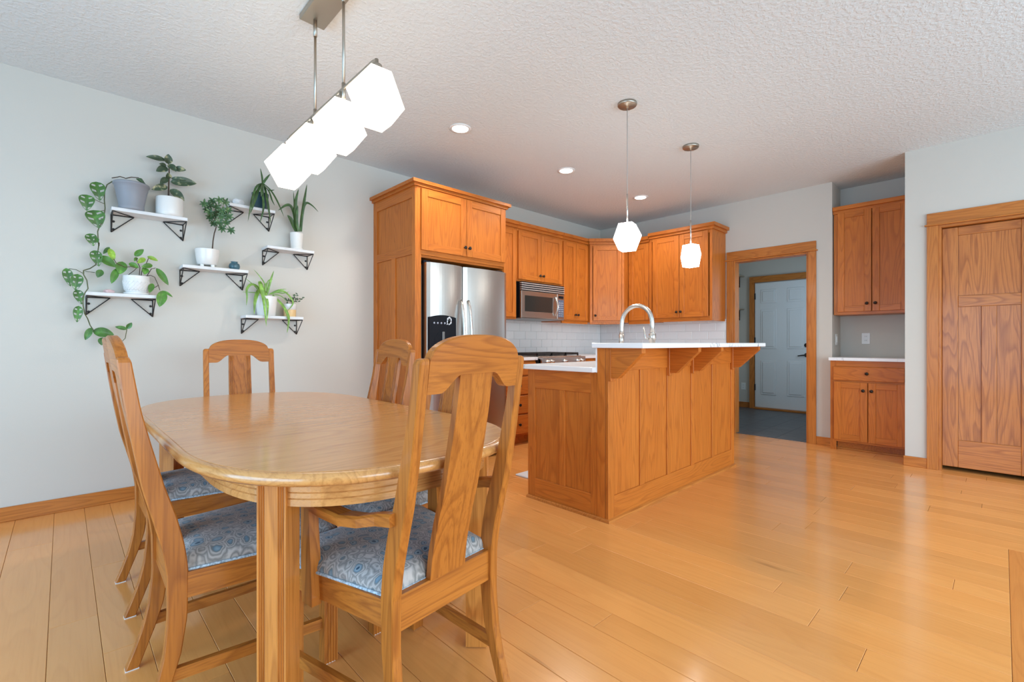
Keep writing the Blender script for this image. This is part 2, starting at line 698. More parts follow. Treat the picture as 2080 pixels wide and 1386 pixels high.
struct('wall_plant', B((XL - .12, YW, 0), (XB + .12, YW + .12, ZC)), WALL)
wb = MB()
wb.box((XB, 2.21, 0), (XB + .12, YW, ZC))
wb.box((XB, 1.435, 2.035), (XB + .12, 2.21, ZC))
wb.box((XB, 1.22, 0), (XB + .12, 1.435, ZC))
wall_back = struct('wall_back', wb, WALL)
wn_ = MB()
wn_.box((XN, .47, 0), (XN + .12, 1.22, ZC))
wn_.box((XB + .12, 1.22, 0), (XN + .12, 1.30, ZC))
struct('wall_niche', wn_, WALL)
wp = MB()
wp.box((XP, .37, 0), (XN, .59, ZC))
wp.box((XP, -.22, 2.045), (XP + .12, .37, ZC))
wp.box((XP, YR, 0), (XP + .12, -.22, ZC))
struct('wall_pantry', wp, WALL)
wr = MB()
wr.box((XL - .12, YR - .12, 0), (-.7, YR, ZC))
wr.box((-.7, YR - .12, 2.25), (4.9, YR, ZC))
wr.box((4.9, YR - .12, 0), (XP + .12, YR, ZC))
struct('wall_rear', wr, WALL)
ws = MB()
ws.box((XL - .12, YR, 0), (XL, -.5, ZC))
ws.box((XL - .12, -.5, 0), (XL, 2.9, .08))
ws.box((XL - .12, -.5, 2.05), (XL, 2.9, ZC))
ws.box((XL - .12, 2.9, 0), (XL, YW, ZC))
struct('wall_side', ws, WALL)
struct('ceiling', B((XL - .12, YR - .12, ZC), (XM + .12, YW + .12, ZC + .12)), CEIL)
# pantry closet behind the oak door
pc = MB()
pc.box((XP + .12, -1.0, 0), (XP + .9, -.9, ZC))
pc.box((XP + .9, -1.0, 0), (XP + 1.0, .47, ZC))
struct('wall_closet', pc, WALL)
# windows behind the camera
wf = MB()
for x in (-.7, .7, 2.07, 3.44, 4.84):
    wf.box((x, YR - .09, 0.03), (x + .06, YR - .03, 2.25))
wf.box((-.7, YR - .09, 2.19), (4.9, YR - .03, 2.25))
wf.box((-.7, YR - .09, 0.0), (4.9, YR - .03, .06))
struct('window_1', wf, WHITE_TRIM)
wf = MB()
for y in (-.5, 1.17, 2.84):
    wf.box((XL - .09, y, .08), (XL - .03, y + .06, 2.05))
wf.box((XL - .09, -.5, 1.99), (XL - .03, 2.9, 2.05))
wf.box((XL - .09, -.5, .08), (XL - .03, 2.9, .14))
struct('window_2', wf, WHITE_TRIM)

# ---- back entry beyond the doorway
em = MB()
em.box((XM, 0.9, 0), (XM + .12, 3.42, ZC))
em.box((XB + .12, 3.3, 0), (XM, 3.42, ZC))
em.box((XN + .12, 1.18, 0), (6.5, 1.30, ZC))
em.box((6.5, 1.18, 0), (7.5, 1.30, .9))
em.box((6.5, 1.18, 2.1), (7.5, 1.30, ZC))
em.box((7.5, 1.18, 0), (XM, 1.30, ZC))
struct('wall_entry', em, WALL)
entry_floor = struct('floor_entry', B((XB + .02, 1.2, -.05), (XM + .1, 3.4, -.003)), VINYL)
k = 0
for i in range(8):
    y0 = 1.25 + i * .26
    x = XB + .03 - random.random() * .5
    while x < XM:
        x1 = x + .92
        a, b2 = max(x, XB + .03), min(x1, XM)
        if b2 - a > .05:
            part('vinyl_plank', B((a + .001, y0 + .001, -.004), (b2 - .001, y0 + .259, .0005), .001), VINYL, entry_floor)
        x = x1
struct('baseboard_entry', B((XM - .014, 2.88, 0), (XM, 3.3, .09), .003), trimoak('y'))

# ---- wood floor: base slab and single boards running along Y
floor = struct('floor', B((XL - .1, YR - .1, -.06), (XB + .02, YW + .1, -.006)), plain('subfloor', (0.16, 0.08, 0.03), rough=0.9))
rx = random.Random(3)
MAP_Y, MAP_X = maple('y'), maple('x')
BORDER = wood('border_maple', 'x', (0.72, 0.29, 0.075), (0.63, 0.225, 0.05), (0.45, 0.145, 0.03), figure=0.45, var=0.05, rough=0.26, coat=0.35)
G = 0.0006


def plank(x0, x1, y0, y1, mat):
    cx, cy = (x0 + x1) / 2, (y0 + y1) / 2
    me = B((x0 - cx + G, y0 - cy + G, -.006), (x1 - cx - G, y1 - cy - G, 0), .0012).mesh('plank', mat)
    o = link('plank', me, floor, (cx, cy, 0))
    return o


seams = [-2.4]
x = 0.099
back = [x]
pat = [.127, .168]
i = 0
while back[-1] > -2.3:
    back.append(back[-1] - pat[i % 2] - (0.0 if i % 3 else .012))
    i += 1
seams = back[::-1]
i = 0
while seams[-1] < XB:
    seams.append(seams[-1] + [.125, .168, .125, .170, .130, .165, .168][i % 7])
    i += 1
for a, b2 in zip(seams[:-1], seams[1:]):
    b2 = min(b2, XB + .02)
    if b2 - a < .02:
        continue
    top = YW + .02
    bottom = -.022 if a < 3.48 else -1.0
    y = top + rx.random() * .9
    while y > bottom:
        ln = rx.uniform(.8, 2.0)
        y1, y0 = min(y, top), max(y - ln, bottom)
        if y1 - y0 < .25:
            y0 = max(bottom, y1 - .3)
        if y1 - y0 > .02:
            plank(a, b2, y0, y1, MAP_Y)
        y = y0 - 1e-6 if y0 > bottom else bottom - 1
# border boards along X near the camera, then more boards behind
XEND = min(q for q in seams if q >= 3.485)
for r in range(6):
    y1 = -.022 - r * .16
    x = XEND - (0 if r == 0 else rx.random() * .8)
    if r:
        plank(x, XEND, y1 - .16, y1, BORDER)
    while x > XL:
        ln = rx.uniform(1.2, 2.2)
        plank(max(XL, x - ln), x, y1 - .16, y1, BORDER)
        x -= ln

# ---- baseboards, casings
struct('baseboard_plant', B((XL, YW - .014, 0), (2.128, YW, .088), .003), trimoak('x'))
struct('baseboard_back', B((XB - .014, 1.21, 0), (XB, 1.36, .085), .003), trimoak('y'))
bbp = struct('baseboard_pantry', B((XP - .014, .443, 0), (XP, .60, .085), .003), trimoak('y'))
part('baseboard_run', B((XP - .014, YR, 0), (XP, -.298, .085), .003), trimoak('y'), bbp)


def casing(name, x, y0, y1, ztop, w, face=-1, depth=.12):
    """craftsman door casing on a wall whose room face is at x: legs outside y0..y1, fillet and header"""
    f = x - .018
    t = struct(name, B((f, y0 - w, 0), (x, y0, ztop), .002), trimoak('z'))
    part('casing_leg', B((f, y1, 0), (x, y1 + w, ztop), .002), trimoak('z'), t)
    part('fillet', B((f - .014, y0 - w - .014, ztop), (x, y1 + w + .014, ztop + .013), .003), trimoak('y'), t)
    part('header', B((f, y0 - w, ztop + .013), (x, y1 + w, ztop + .107), .002), trimoak('y'), t)
    part('jamb', B((x - .002, y0, 0), (x + depth, y0 + .018, ztop - .0), .001), trimoak('z'), t)
    part('jamb', B((x - .002, y1 - .018, 0), (x + depth, y1, ztop - .0), .001), trimoak('z'), t)
    part('head_jamb', B((x - .002, y0 + .018, ztop - .02), (x + depth, y1 - .018, ztop), .001), trimoak('y'), t)
    return t


casing('trim_1', XB, 1.435, 2.21, 2.045, .075)
casing('trim_2', XP, -.225, .372, 2.06, .073)

# ---- pantry door (three oak panels)
XD = 5.38
PO = dooroak
dr = struct('door_1', B((XD + .012, -.204, .037), (XD + .026, .351, 2.03)), PO('z'))


def dpart(n, y0, y1, z0, z1, mat):
    part(n, B((XD, y0, z0), (XD + .038, y1, z1), .003), mat, dr)


dpart('stile', .255, .353, .035, 2.035, PO('z'))
dpart('stile', -.206, -.102, .035, 2.035, PO('z'))
dpart('rail', -.102, .255, 1.965, 2.035, PO('y'))
dpart('rail', -.102, .255, 1.37, 1.463, PO('y'))
dpart('rail', -.102, .255, .035, .262, PO('y'))
dpart('mullion', .03, .118, .262, 1.37, PO('z'))
for (y0, y1, z0, z1) in ((-.100, .253, 1.465, 1.963), (.120, .253, .264, 1.368), (-.100, .028, .264, 1.368)):
    part('panel', B((XD + .008, y0, z0), (XD + .014, y1, z1)), PO('z'), dr)

# ---- white entry door with six panels, oak casing
XE = XM - .03
ed = struct('door_2', B((XE, 1.985, .03), (XE + .03, 2.795, 2.04), .002), WHITE_TRIM)
for (y0, y1) in ((2.475, 2.705), (2.09, 2.32)):
    for (z0, z1) in ((.24, .79), (.98, 1.61), (1.71, 1.93)):
        part('panel', B((XE - .010, y0, z0), (XE, y1, z1), .008), WHITE_TRIM, ed)
        part('panel_field', B((XE - .020, y0 + .03, z0 + .03), (XE - .008, y1 - .03, z1 - .03), .011), WHITE_TRIM, ed)
part('deadbolt', MB().lathe([(.0, 0), (.033, 0), (.033, .012), (.022, .02), (.0, .022)], (XE, 2.055, 1.035), (-1, 0, 0), 16), IRON, ed)
lv = MB().lathe([(.0, 0), (.033, 0), (.033, .01), (.014, .016), (.012, .05), (0, .052)], (XE, 2.055, .885), (-1, 0, 0), 16)
lv.tube([(XE - .045, 2.055, .885), (XE - .05, 2.10, .882), (XE - .047, 2.165, .872)], [.012, .010, .008], 8)
part('lever_handle', lv, IRON, ed)
for z in (.3, 1.06, 1.78):
    part('hinge', B((XE - .008, 2.785, z), (XE + .005, 2.808, z + .10)), IRON, ed)
ct = struct('trim_3', B((XM - .045, 2.805, 0), (XM, 2.878, 2.055), .002), trimoak('z'))
part('casing_leg', B((XM - .045, 1.90, 0), (XM, 1.975, 2.055), .002), trimoak('z'), ct)
part('header', B((XM - .045, 1.90, 2.055), (XM, 2.878, 2.15), .002), trimoak('y'), ct)
part('threshold', B((XM - .10, 1.985, 0), (XM, 2.795, .028), .003), trimoak('y'), ct)
for z, nm in ((2.17, 'upper entry wall shelf of pale wood beside the door header'), (1.62, 'lower entry wall shelf of pale wood level with door panels')):
    t = thing('wall_shelf', nm, 'shelf', (XM, 3.05, z))
    part('board', B((XM - .22, 2.97, z), (XM, 3.29, z + .02), .003), plain('pale_board', (.42, .36, .27), rough=.6), t)
    br = MB()
    br.box((XM - .012, 3.04, z - .17), (XM, 3.065, z))
    br.box((XM - .17, 3.04, z - .012), (XM, 3.065, z))
    br.tube([(XM - .01, 3.052, z - .13), (XM - .05, 3.052, z - .10), (XM - .10, 3.052, z - .05), (XM - .14, 3.052, z - .01)], .007, 6)
    part('bracket', br, IRON, t)


def wallplate(name, label, c, u, n, w=.07, h=.115, kind='outlet'):
    t = thing(name, label, 'outlet' if kind == 'outlet' else 'switch', c)
    fr = (Vector(c), Vector(u), Vector(n))
    part('cover_plate', MB().box((-w / 2, 0, -h / 2), (w / 2, .006, h / 2), .002, fr), PLATE, t)
    if kind == 'outlet':
        for dz in (-.021, .021):
            s = part('socket', MB().box((-.016, .004, dz - .014), (.016, .008, dz + .014), .003, fr), PLATE, t)
            for du in (-.006, .006):
                part('slot', MB().box((du - .0012, .0075, dz - .004), (du + .0012, .0084, dz + .006), 0, fr), SLOT_SHADE, s)  # thin dark block in place of a hole, its shade given by colour
    else:
        part('rocker', MB().box((-.016, .005, -.033), (.016, .011, .033), .002, fr), PLATE, t)
    return t


wallplate('wall_outlet', 'white electrical outlet on niche wall above the hutch counter', (XN, .995, 1.117), (0, 1, 0), (-1, 0, 0))
wallplate('light_switch', 'white light switch on the narrow side wall of the niche', (5.93, 1.22, 1.107), (1, 0, 0), (0, -1, 0), kind='switch')
wallplate('wall_outlet', 'white outlet low on entry wall beside the white door', (XM, 2.985, .35), (0, 1, 0), (-1, 0, 0))

# ---- backsplash tiles (single glazed tiles set on the walls)
TW, TH, TG = .2, .1, .003
bs = link('backsplash_bed', B((3.17, YW - .006, .91), (XB, YW, 1.36)).mesh('backsplash_bed', GROUT), bpy.data.objects['wall_plant'])
bs2 = link('backsplash_bed', B((XB - .006, 2.29, .91), (XB, YW - .006, 1.36)).mesh('backsplash_bed', GROUT), wall_back)
tile_me = {}


def tile(parent, along, a0, a1, z0, z1):
    key = (along, round(a1 - a0, 4), round(z1 - z0, 4))
    if key not in tile_me:
        h, v = (a1 - a0) / 2 - TG / 2, (z1 - z0) / 2 - TG / 2
        if along == 'x':
            tile_me[key] = B((-h, -.010, -v), (h, 0, v), .002).mesh('tile', TILE)
        else:
            tile_me[key] = B((-.010, -h, -v), (0, h, v), .002).mesh('tile', TILE)
    c = ((a0 + a1) / 2, YW, (z0 + z1) / 2) if along == 'x' else (XB, (a0 + a1) / 2, (z0 + z1) / 2)
    o = link('tile', tile_me[key], parent, c)
    o.rotation_euler = (random.uniform(-.004, .004), 0, random.uniform(-.003, .003)) if along == 'x' else (0, random.uniform(-.004, .004), random.uniform(-.003, .003))


for r in range(5):
    z0, z1 = .915 + r * TH, min(.915 + (r + 1) * TH, 1.36)
    a = 3.17 - (r % 2) * TW / 2
    while a < XB - .012:
        lo, hi = max(a, 3.17), min(a + TW, XB - .012)
        if hi - lo > .015:
            tile(bpy.data.objects['wall_plant'], 'x', lo, hi, z0, z1)
        a += TW
    a = YW - .012 + (r % 2) * TW / 2
    while a > 2.29:
        lo, hi = max(a - TW, 2.29), min(a, YW - .012)
        if hi - lo > .015:
            tile(wall_back, 'y', lo, hi, z0, z1)
        a -= TW


# ================================================================== CABINETRY
def frame(o, u, n):
    return (Vector(o), Vector(u), Vector(n))


def gax(fr):
    return 'x' if abs(fr[1].x) >= abs(fr[1].y) else 'y'


def knob(parent, fr, u, z, n0):
    p = fr[0] + fr[1] * u + fr[2] * n0 + Vector((0, 0, z))
    part('knob', MB().lathe([(.0, 0), (.008, 0), (.006, .004), (.0055, .012), (.0135, .016), (.0155, .021), (.0125, .026), (.0, .028)], p, fr[2], 14), BRONZE, parent, label='dark bronze round knob')


def door(parent, fr, u0, u1, z0, z1, st=.058, kn=None, name='door', th=.020, ov=oak, mull=None):
    """frame-and-panel door: panel sheet with stiles, rails and knob as its pieces"""
    d = part(name, MB().box((u0 + st - .006, .004, z0 + st - .006), (u1 - st + .006, th - .009, z1 - st + .006), 0, fr), ov('z'), parent)
    part('stile', MB().box((u0, 0, z0), (u0 + st, th, z1), .0022, fr), ov('z'), d)
    part('stile', MB().box((u1 - st, 0, z0), (u1, th, z1), .0022, fr), ov('z'), d)
    part('rail', MB().box((u0 + st, 0, z1 - st), (u1 - st, th, z1), .0022, fr), ov(gax(fr)), d)
    part('rail', MB().box((u0 + st, 0, z0), (u1 - st, th, z0 + st), .0022, fr), ov(gax(fr)), d)
    if kn:
        knob(d, fr, kn[0], kn[1], th)
    return d


def crown(parent, pts, z0, steps, mat_axis, closed_back=True):
    """stepped crown moulding following a front line of room points with outward offsets"""
    # pts: list of (x, y, ox, oy): corner position and outward direction (un-normalised mitre)
    for (za, zb, o) in steps:
        mb = MB()
        n = len(pts)
        inner = [Vector((p[0] - p[2] * .02, p[1] - p[3] * .02, 0)) for p in pts]
        outer = [Vector((p[0] + p[2] * o, p[1] + p[3] * o, 0)) for p in pts]
        loops = []
        for i in range(n):
            loops.append([inner[i] + Vector((0, 0, z0 + za)), outer[i] + Vector((0, 0, z0 + za)), outer[i] + Vector((0, 0, z0 + zb)), inner[i] + Vector((0, 0, z0 + zb))])
        mb.loft(loops, smooth=False)
        part('crown', mb, oak(mat_axis), parent)


CR = [(0, .022, .018), (.022, .05, .040)]

# ---- refrigerator surround
X0, X1, YF = 2.128, 3.163, 3.397
t = thing('refrigerator_cabinet', 'tall golden oak cabinet enclosing the refrigerator, two doors above it', 'cabinet', ((X0 + X1) / 2, (YF + YW) / 2, 0))
side = part('side_panel', B((X0 + .010, YF + .02, 0), (X0 + .022, YW, 2.40)), oak('z'), t)
frL = frame((X0, 0, 0), (0, 1, 0), (1, 0, 0))
for (y0, y1, z0, z1, ax) in ((YF, YF + .052, 0, 2.40, 'z'), (YW - .068, YW, 0, 2.40, 'z'), (YF + .052, YW - .068, 2.30, 2.40, 'y'),
                             (YF + .052, YW - .068, 1.82, 1.895, 'y'), (YF + .052, YW - .068, 0, .12, 'y'), (3.727, 3.790, .12, 1.82, 'z')):
    part('stile' if ax == 'z' else 'rail', B((X0, y0, z0), (X0 + .019, y1, z1), .0015), oak(ax), side)
part('side_panel', B((X1 - .022, YF + .019, 0), (X1, YW, 2.40), .001), oak('z'), t)
part('cabinet_box', B((X0 + .022, YF + .02, 1.80), (X1 - .022, YW, 2.40)), oak('x'), t)
fr = frame((0, YF, 0), (1, 0, 0), (0, -1, 0))
part('face_frame', MB().box((X0 + .0195, -.018, 0), (2.187, 0, 2.40), .001, fr), oak('z'), t)
part('face_frame', MB().box((X1 - .021, -.018, 0), (X1, .001, 2.40), .001, fr), oak('z'), t)
part('face_frame', MB().box((2.187, -.018, 1.82), (X1 - .021, 0, 1.875), .001, fr), oak('x'), t)
part('face_frame', MB().box((2.187, -.018, 2.36), (X1 - .021, 0, 2.40), .001, fr), oak('x'), t)
door(t, fr, 2.180, 2.658, 1.858, 2.378, .062, (2.636, 1.935))
door(t, fr, 2.664, 3.142, 1.858, 2.378, .062, (2.686, 1.935))
crown(t, [(X0, YW, -1, 0), (X0, YF, -1, -1), (X1, YF, 1, -1), (X1, 3.7, 1, 0)], 2.39, CR, 'x')

# ---- refrigerator
YD = 3.335
t = thing('refrigerator', 'stainless steel side-by-side refrigerator with black ice dispenser', 'refrigerator', (2.66, 3.7, 0))
part('body', B((2.205, 3.42, .02), (3.125, 4.08, 1.735), .004), plain('fridge_grey', (.12, .12, .12), rough=.5), t)


def curved_door(x0, x1, z0, z1, bow=.022):
    mb = MB()
    n = 14
    prof = []
    for i in range(n + 1):
        s = i / n
        x = x0 + (x1 - x0) * s
        e = min(s, 1 - s) * (x1 - x0)
        y = YD + .0 - bow * (1 - (2 * s - 1) ** 2)
        if e < .012:
            y += .012 * (1 - sqrt(max(0, 1 - (1 - e / .012) ** 2)))
        prof.append((x, y))
    poly = [(x, y, z0) for x, y in prof] + [(x1, 3.415, z0), (x0, 3.415, z0)]
    mb.prism(poly, (0, 0, z1 - z0), smooth=False)
    return mb


d1 = part('freezer_door', curved_door(2.207, 2.585, .09, 1.752), STEEL, t)
d2 = part('door', curved_door(2.592, 3.123, .09, 1.752), STEEL, t)
part('grille', B((2.21, 3.40, .02), (3.12, 3.43, .085), .002), BLACK, t)
part('hinge_cover', B((2.21, 3.39, 1.752), (2.28, 3.47, 1.775), .004), BLACK, t)
part('hinge_cover', B((3.04, 3.39, 1.752), (3.12, 3.47, 1.775), .004), BLACK, t)
for dd, x, s in ((d1, 2.548, 1), (d2, 2.628, -1)):
    hb = MB()
    pts, rr = [], []
    for i in range(21):
        q = i / 20
        z = .45 + q * 1.0
        pts.append((x, YD - .022 - .052 * sin(pi * q) ** .55, z))
        rr.append(.011 + .004 * sin(pi * q))
    hb.tube(pts, rr, 10)
    part('handle', hb, CHROME, dd)
pa, pb = atY(872, 641, YD - .02), atY(925.5, 641, YD - .02)
xa, xb_, zt = pa.x, pb.x, pa.z
dpn = MB()
poly = [(xa, YD - .026, .96), (xb_, YD - .026, .96), (xb_, YD - .026, zt - .012)]
for i in range(9):
    q = i / 8
    poly.append((xb_ + (xa - xb_) * q, YD - .026, zt - .012 + .02 * sin(pi * q)))
dpn.prism(poly, (0, .03, 0))
dsp = part('dispenser', dpn, BLACK, d1, label='glossy black water and ice dispenser panel')
bt = MB()
for i in range(4):
    x = xa + .045 + i * .036
    bt.lathe([(0, 0), (.0085, 0), (.0085, .003), (0, .0035)], (x, YD - .026, zt - .062), (0, -1, 0), 12)
part('button', bt, plain('grey_button', (.30, .33, .40), rough=.4), d1)
arch = MB()
poly = [(xa + .05, YD - .0275, .98), (xb_ - .05, YD - .0275, .98)]
for i in range(11):
    q = i / 10
    poly.append((xb_ - .05 + (xa - xb_ + .10) * q, YD - .0275, zt - .19 + .075 * sin(pi * q)))
arch.prism(poly, (0, .004, 0))
part('recess', arch, BLACK, d1)
part('paddle', B(((xa + xb_) / 2 - .012, YD - .034, zt - .22), ((xa + xb_) / 2 + .012, YD - .028, zt - .135), .002), plain('grey_paddle', (.16, .16, .16), rough=.4), d1)
# brand badge on the upper corner of the door: a small plain oval emblem
bp_ = atY(1011, 573, YD - .012)
part('badge', MB().lathe([(0, 0), (.011, 0), (.011, .002), (0, .0025)], bp_ + Vector((0, .002, 0)), (0, -1, 0), 14), CHROME, d2, label='small oval metal badge')
# cut-out magnet stuck on the dispenser
mg = MB()
mc = atY(913, 652, YD - .03)
for i in range(6):
    a = i * pi / 3 + .4
    c = mc + Vector((.014 * cos(a), 0, .019 * sin(a)))
    mg.prism([(c.x + .013 * cos(a + s), YD - .029, c.z + .018 * sin(a + s)) for s in (0, .9, 2.2, pi, 4.0, 5.4)], (0, .003, 0))
mg.prism([(mc.x - .03, YD - .029, mc.z - .035), (mc.x - .002, YD - .029, mc.z - .028), (mc.x + .006, YD - .029, mc.z + .004), (mc.x - .012, YD - .029, mc.z - .005)], (0, .003, 0))
single('fridge_magnet', mg, plain('silver_paper', (.62, .64, .68), rough=.4), 'silvery cut-out magnet stuck on the black ice dispenser', 'magnet', (mc.x, YD - .0275, mc.z))

# ---- wall cabinets along the plant wall (fronts facing -Y)
YU, ZU, ZT = 3.77, 1.338, 2.365


def wall_cab_y(label, x0, x1, z0, z1, doors, kz, kside=None):
    t = thing('wall_cabinet', label, 'cabinet', ((x0 + x1) / 2, (YU + YW) / 2, z0))
    part('cabinet_box', B((x0, YU + .018, z0), (x1, YW - .002, z1)), oak('z'), t)
    fr = frame((0, YU, 0), (1, 0, 0), (0, -1, 0))
    part('face_frame', MB().box((x0, -.018, z0), (x0 + .03, 0, z1), .001, fr), oak('z'), t)
    part('face_frame', MB().box((x1 - .03, -.018, z0), (x1, 0, z1), .001, fr), oak('z'), t)
    part('face_frame', MB().box((x0 + .03, -.018, z1 - .05), (x1 - .03, 0, z1), .001, fr), oak('x'), t)
    part('face_frame', MB().box((x0 + .03, -.018, z0), (x1 - .03, 0, z0 + .035), .001, fr), oak('x'), t)
    for (a, b2, kx) in doors:
        door(t, fr, a, b2, z0 + .022, z1 - .03, .055, (kx, kz) if kx else None)
    return t


c1 = wall_cab_y('narrow oak wall cabinet between the refrigerator surround and the microwave', 3.165, 3.672, ZU, ZT, [(3.30, 3.655, None)], 1.45)
c2 = wall_cab_y('short two-door oak wall cabinet above the microwave', 3.674, 4.458, 1.768, ZT, [(3.690, 4.062, 4.036), (4.068, 4.444, 4.094)], 1.855)
c3 = wall_cab_y('slim two-door oak wall cabinet between the microwave and the corner cabinet', 4.460, 4.983, ZU, ZT, [(4.475, 4.716, 4.692), (4.722, 4.966, 4.746)], 1.425)
for c, (a, b2) in ((c1, (3.165, 3.672)), (c2, (3.674, 4.458)), (c3, (4.460, 4.983))):
    crown(c, [(a, YU, 0, -1), (b2, YU, 0, -1)], ZT - .005, [(0, .03, .02), (.03, .068, .045)], 'x')

# corner cabinet with a diagonal front
A, Bp = Vector((4.987, 3.735, 0)), Vector((5.30, 3.42, 0))
t = thing('corner_cabinet', 'single-door oak corner wall cabinet with a diagonal front', 'cabinet', (5.45, 3.85, ZU))
mb = MB()
mb.prism([(A.x, A.y, ZU), (A.x, YW - .002, ZU), (XB - .002, YW - .002, ZU), (XB - .002, Bp.y, ZU), (Bp.x, Bp.y, ZU)], (0, 0, ZT - ZU))
part('cabinet_box', mb, oak('z'), t)
ud = (Bp - A).normalized()
nd = Vector((-1, -1, 0)).normalized()
fr = (A.copy(), ud, nd)
W = (Bp - A).length
for (u0, u1, z0, z1, ax) in ((0, .03, ZU, ZT, 'z'), (W - .03, W, ZU, ZT, 'z'), (.03, W - .03, ZT - .05, ZT, 'x'), (.03, W - .03, ZU, ZU + .03, 'x')):
    part('face_frame', MB().box((u0, 0, z0), (u1, .008, z1), .001, fr), oak(ax), t)
door(t, (A + nd * .008, ud, nd), .038, W - .038, ZU + .025, ZT - .03, .055, (.064, ZU + .09))
crown(t, [(A.x, YU - .0, -1, 0), (A.x, A.y, -1, -.42), (Bp.x, Bp.y, -.42, -1), (5.40, Bp.y, 0, -1)], ZT - .005, [(0, .03, .02), (.03, .07, .045)], 'x')


# wall cabinets on the door wall (fronts facing -X)
def wall_cab_x(label, xf, y0, y1, z0, z1, doors, kz):
    t = thing('wall_cabinet', label, 'cabinet', ((xf + XB) / 2, (y0 + y1) / 2, z0))
    part('cabinet_box', B((xf + .018, y0, z0), (XB - .002, y1, z1)), oak('z'), t)
    fr = frame((xf, 0, 0), (0, 1, 0), (-1, 0, 0))
    part('face_frame', MB().box((y0, -.018, z0), (y0 + .03, 0, z1), .001, fr), oak('z'), t)
    part('face_frame', MB().box((y1 - .03, -.018, z0), (y1, 0, z1), .001, fr), oak('z'), t)
    part('face_frame', MB().box((y0 + .03, -.018, z1 - .05), (y1 - .03, 0, z1), .001, fr), oak('y'), t)
    part('face_frame', MB().box((y0 + .03, -.018, z0), (y1 - .03, 0, z0 + .035), .001, fr), oak('y'), t)
    for (a, b2, ky) in doors:
        door(t, fr, a, b2, z0 + .026, z1 - .022, .062, (ky, kz) if ky else None)
    return t


c4 = wall_cab_x('single-door oak wall cabinet between corner cabinet and the deeper two-door one', 5.405, 3.105, 3.415, ZU, ZT, [(3.12, 3.405, None)], 1.42)
crown(c4, [(5.405, 3.415, -1, 0), (5.405, 3.105, -1, 0)], ZT - .005, [(0, .03, .02), (.03, .07, .045)], 'y')
c5 = wall_cab_x('two-door oak wall cabinet ending beside the entry doorway', 5.385, 2.302, 3.100, 1.352, 2.395, [(2.345, 2.692, 2.668), (2.698, 3.045, 2.722)], 1.445)
crown(c5, [(5.385, 3.100, -1, 0), (5.385, 2.302, -1, -1), (XB - .002, 2.302, 0, -1)], 2.385, [(0, .03, .02), (.03, .068, .045)], 'y')

# ---- oak valances added under the wall cabinets to hide light strips, since removed
part('added_valance', B((4.462, YU, ZU - .022), (4.983, YU + .02, ZU + .001), .001), oak('x'), c3)
part('added_valance', MB().box((0, -.02, ZU - .022), (W, .001, ZU + .001), .001, (A.copy(), ud, nd)), oak('x'), bpy.data.objects['corner_cabinet'])
part('added_valance', B((5.405, 3.105, ZU - .022), (5.425, 3.415, ZU + .001), .001), oak('y'), c4)
part('added_valance', B((5.385, 2.302, 1.330), (5.405, 3.100, 1.353), .001), oak('y'), c5)
part('added_valance', B((5.405, 2.302, 1.330), (XB - .015, 2.320, 1.353), .001), oak('x'), c5)
# ---- microwave
t = thing('microwave', 'stainless over-the-range microwave with black vent slots', 'microwave', (4.06, 3.9, 1.35))
MX0, MX1, MY, MZ0, MZ1 = 3.692, 4.432, 3.705, 1.352, 1.762
part('body', B((MX0, MY + .03, MZ0), (MX1, YW - .02, MZ1), .003), BLACK, t)
part('bottom_plate', B((MX0 - .002, MY + .01, MZ0 - .006), (MX1, YW - .03, MZ0 + .004)), plain('dull_steel', (.30, .30, .30), rough=.4, metal=.8), t)
fr = frame((0, MY + .03, 0), (1, 0, 0), (0, -1, 0))
dz0 = MZ1 - .10
part('vent_backing', MB().box((MX0 + .004, 0, dz0), (MX1 - .004, .027, MZ1), 0, fr), BLACK, t)
for i in range(4):
    z = MZ1 - .012 - i * .0235
    part('vent_slat', MB().box((MX0, 0, z - .0105), (MX1, .034, z), .002, fr), plain('bright_steel', (.74, .74, .74), rough=.25, metal=.6), t)
dz = MZ1 - .10
dd = part('door', MB().box((MX0, 0, MZ0 + .002), (4.300, .03, dz), .005, fr), STEEL, t)
part('window', MB().box((3.745, .028, MZ0 + .075), (4.215, .033, dz - .055), .003, fr), DARKGLASS, dd)
hb = MB()
hb.tube([(4.262, MY - .005, MZ0 + .04)] + [(4.262, MY - .014 - .03 * sin(pi * q / 10), MZ0 + .05 + q * .0205) for q in range(11)] + [(4.262, MY - .005, MZ0 + .27)], .010, 8)
part('handle', hb, CHROME, dd)
pn = part('control_panel', MB().box((4.303, 0, MZ0 + .002), (MX1, .029, dz), .004, fr), STEEL, t)
part('display', MB().box((4.325, .027, dz - .055), (4.412, .0315, dz - .025), .001, fr), BLACK, pn)
part('keypad', MB().box((4.318, .027, MZ0 + .03), (4.418, .031, dz - .07), .002, fr), KEYS, pn)
kd = MB()
for r in range(7):
    for c in range(3):
        kd.lathe([(0, 0), (.008, 0), (.007, .002), (0, .0022)], (4.336 + c * .032, MY - .001, MZ0 + .045 + r * .026), (0, -1, 0), 8)
part('key', kd, KEYDOT, pn)['kind'] = 'stuff'

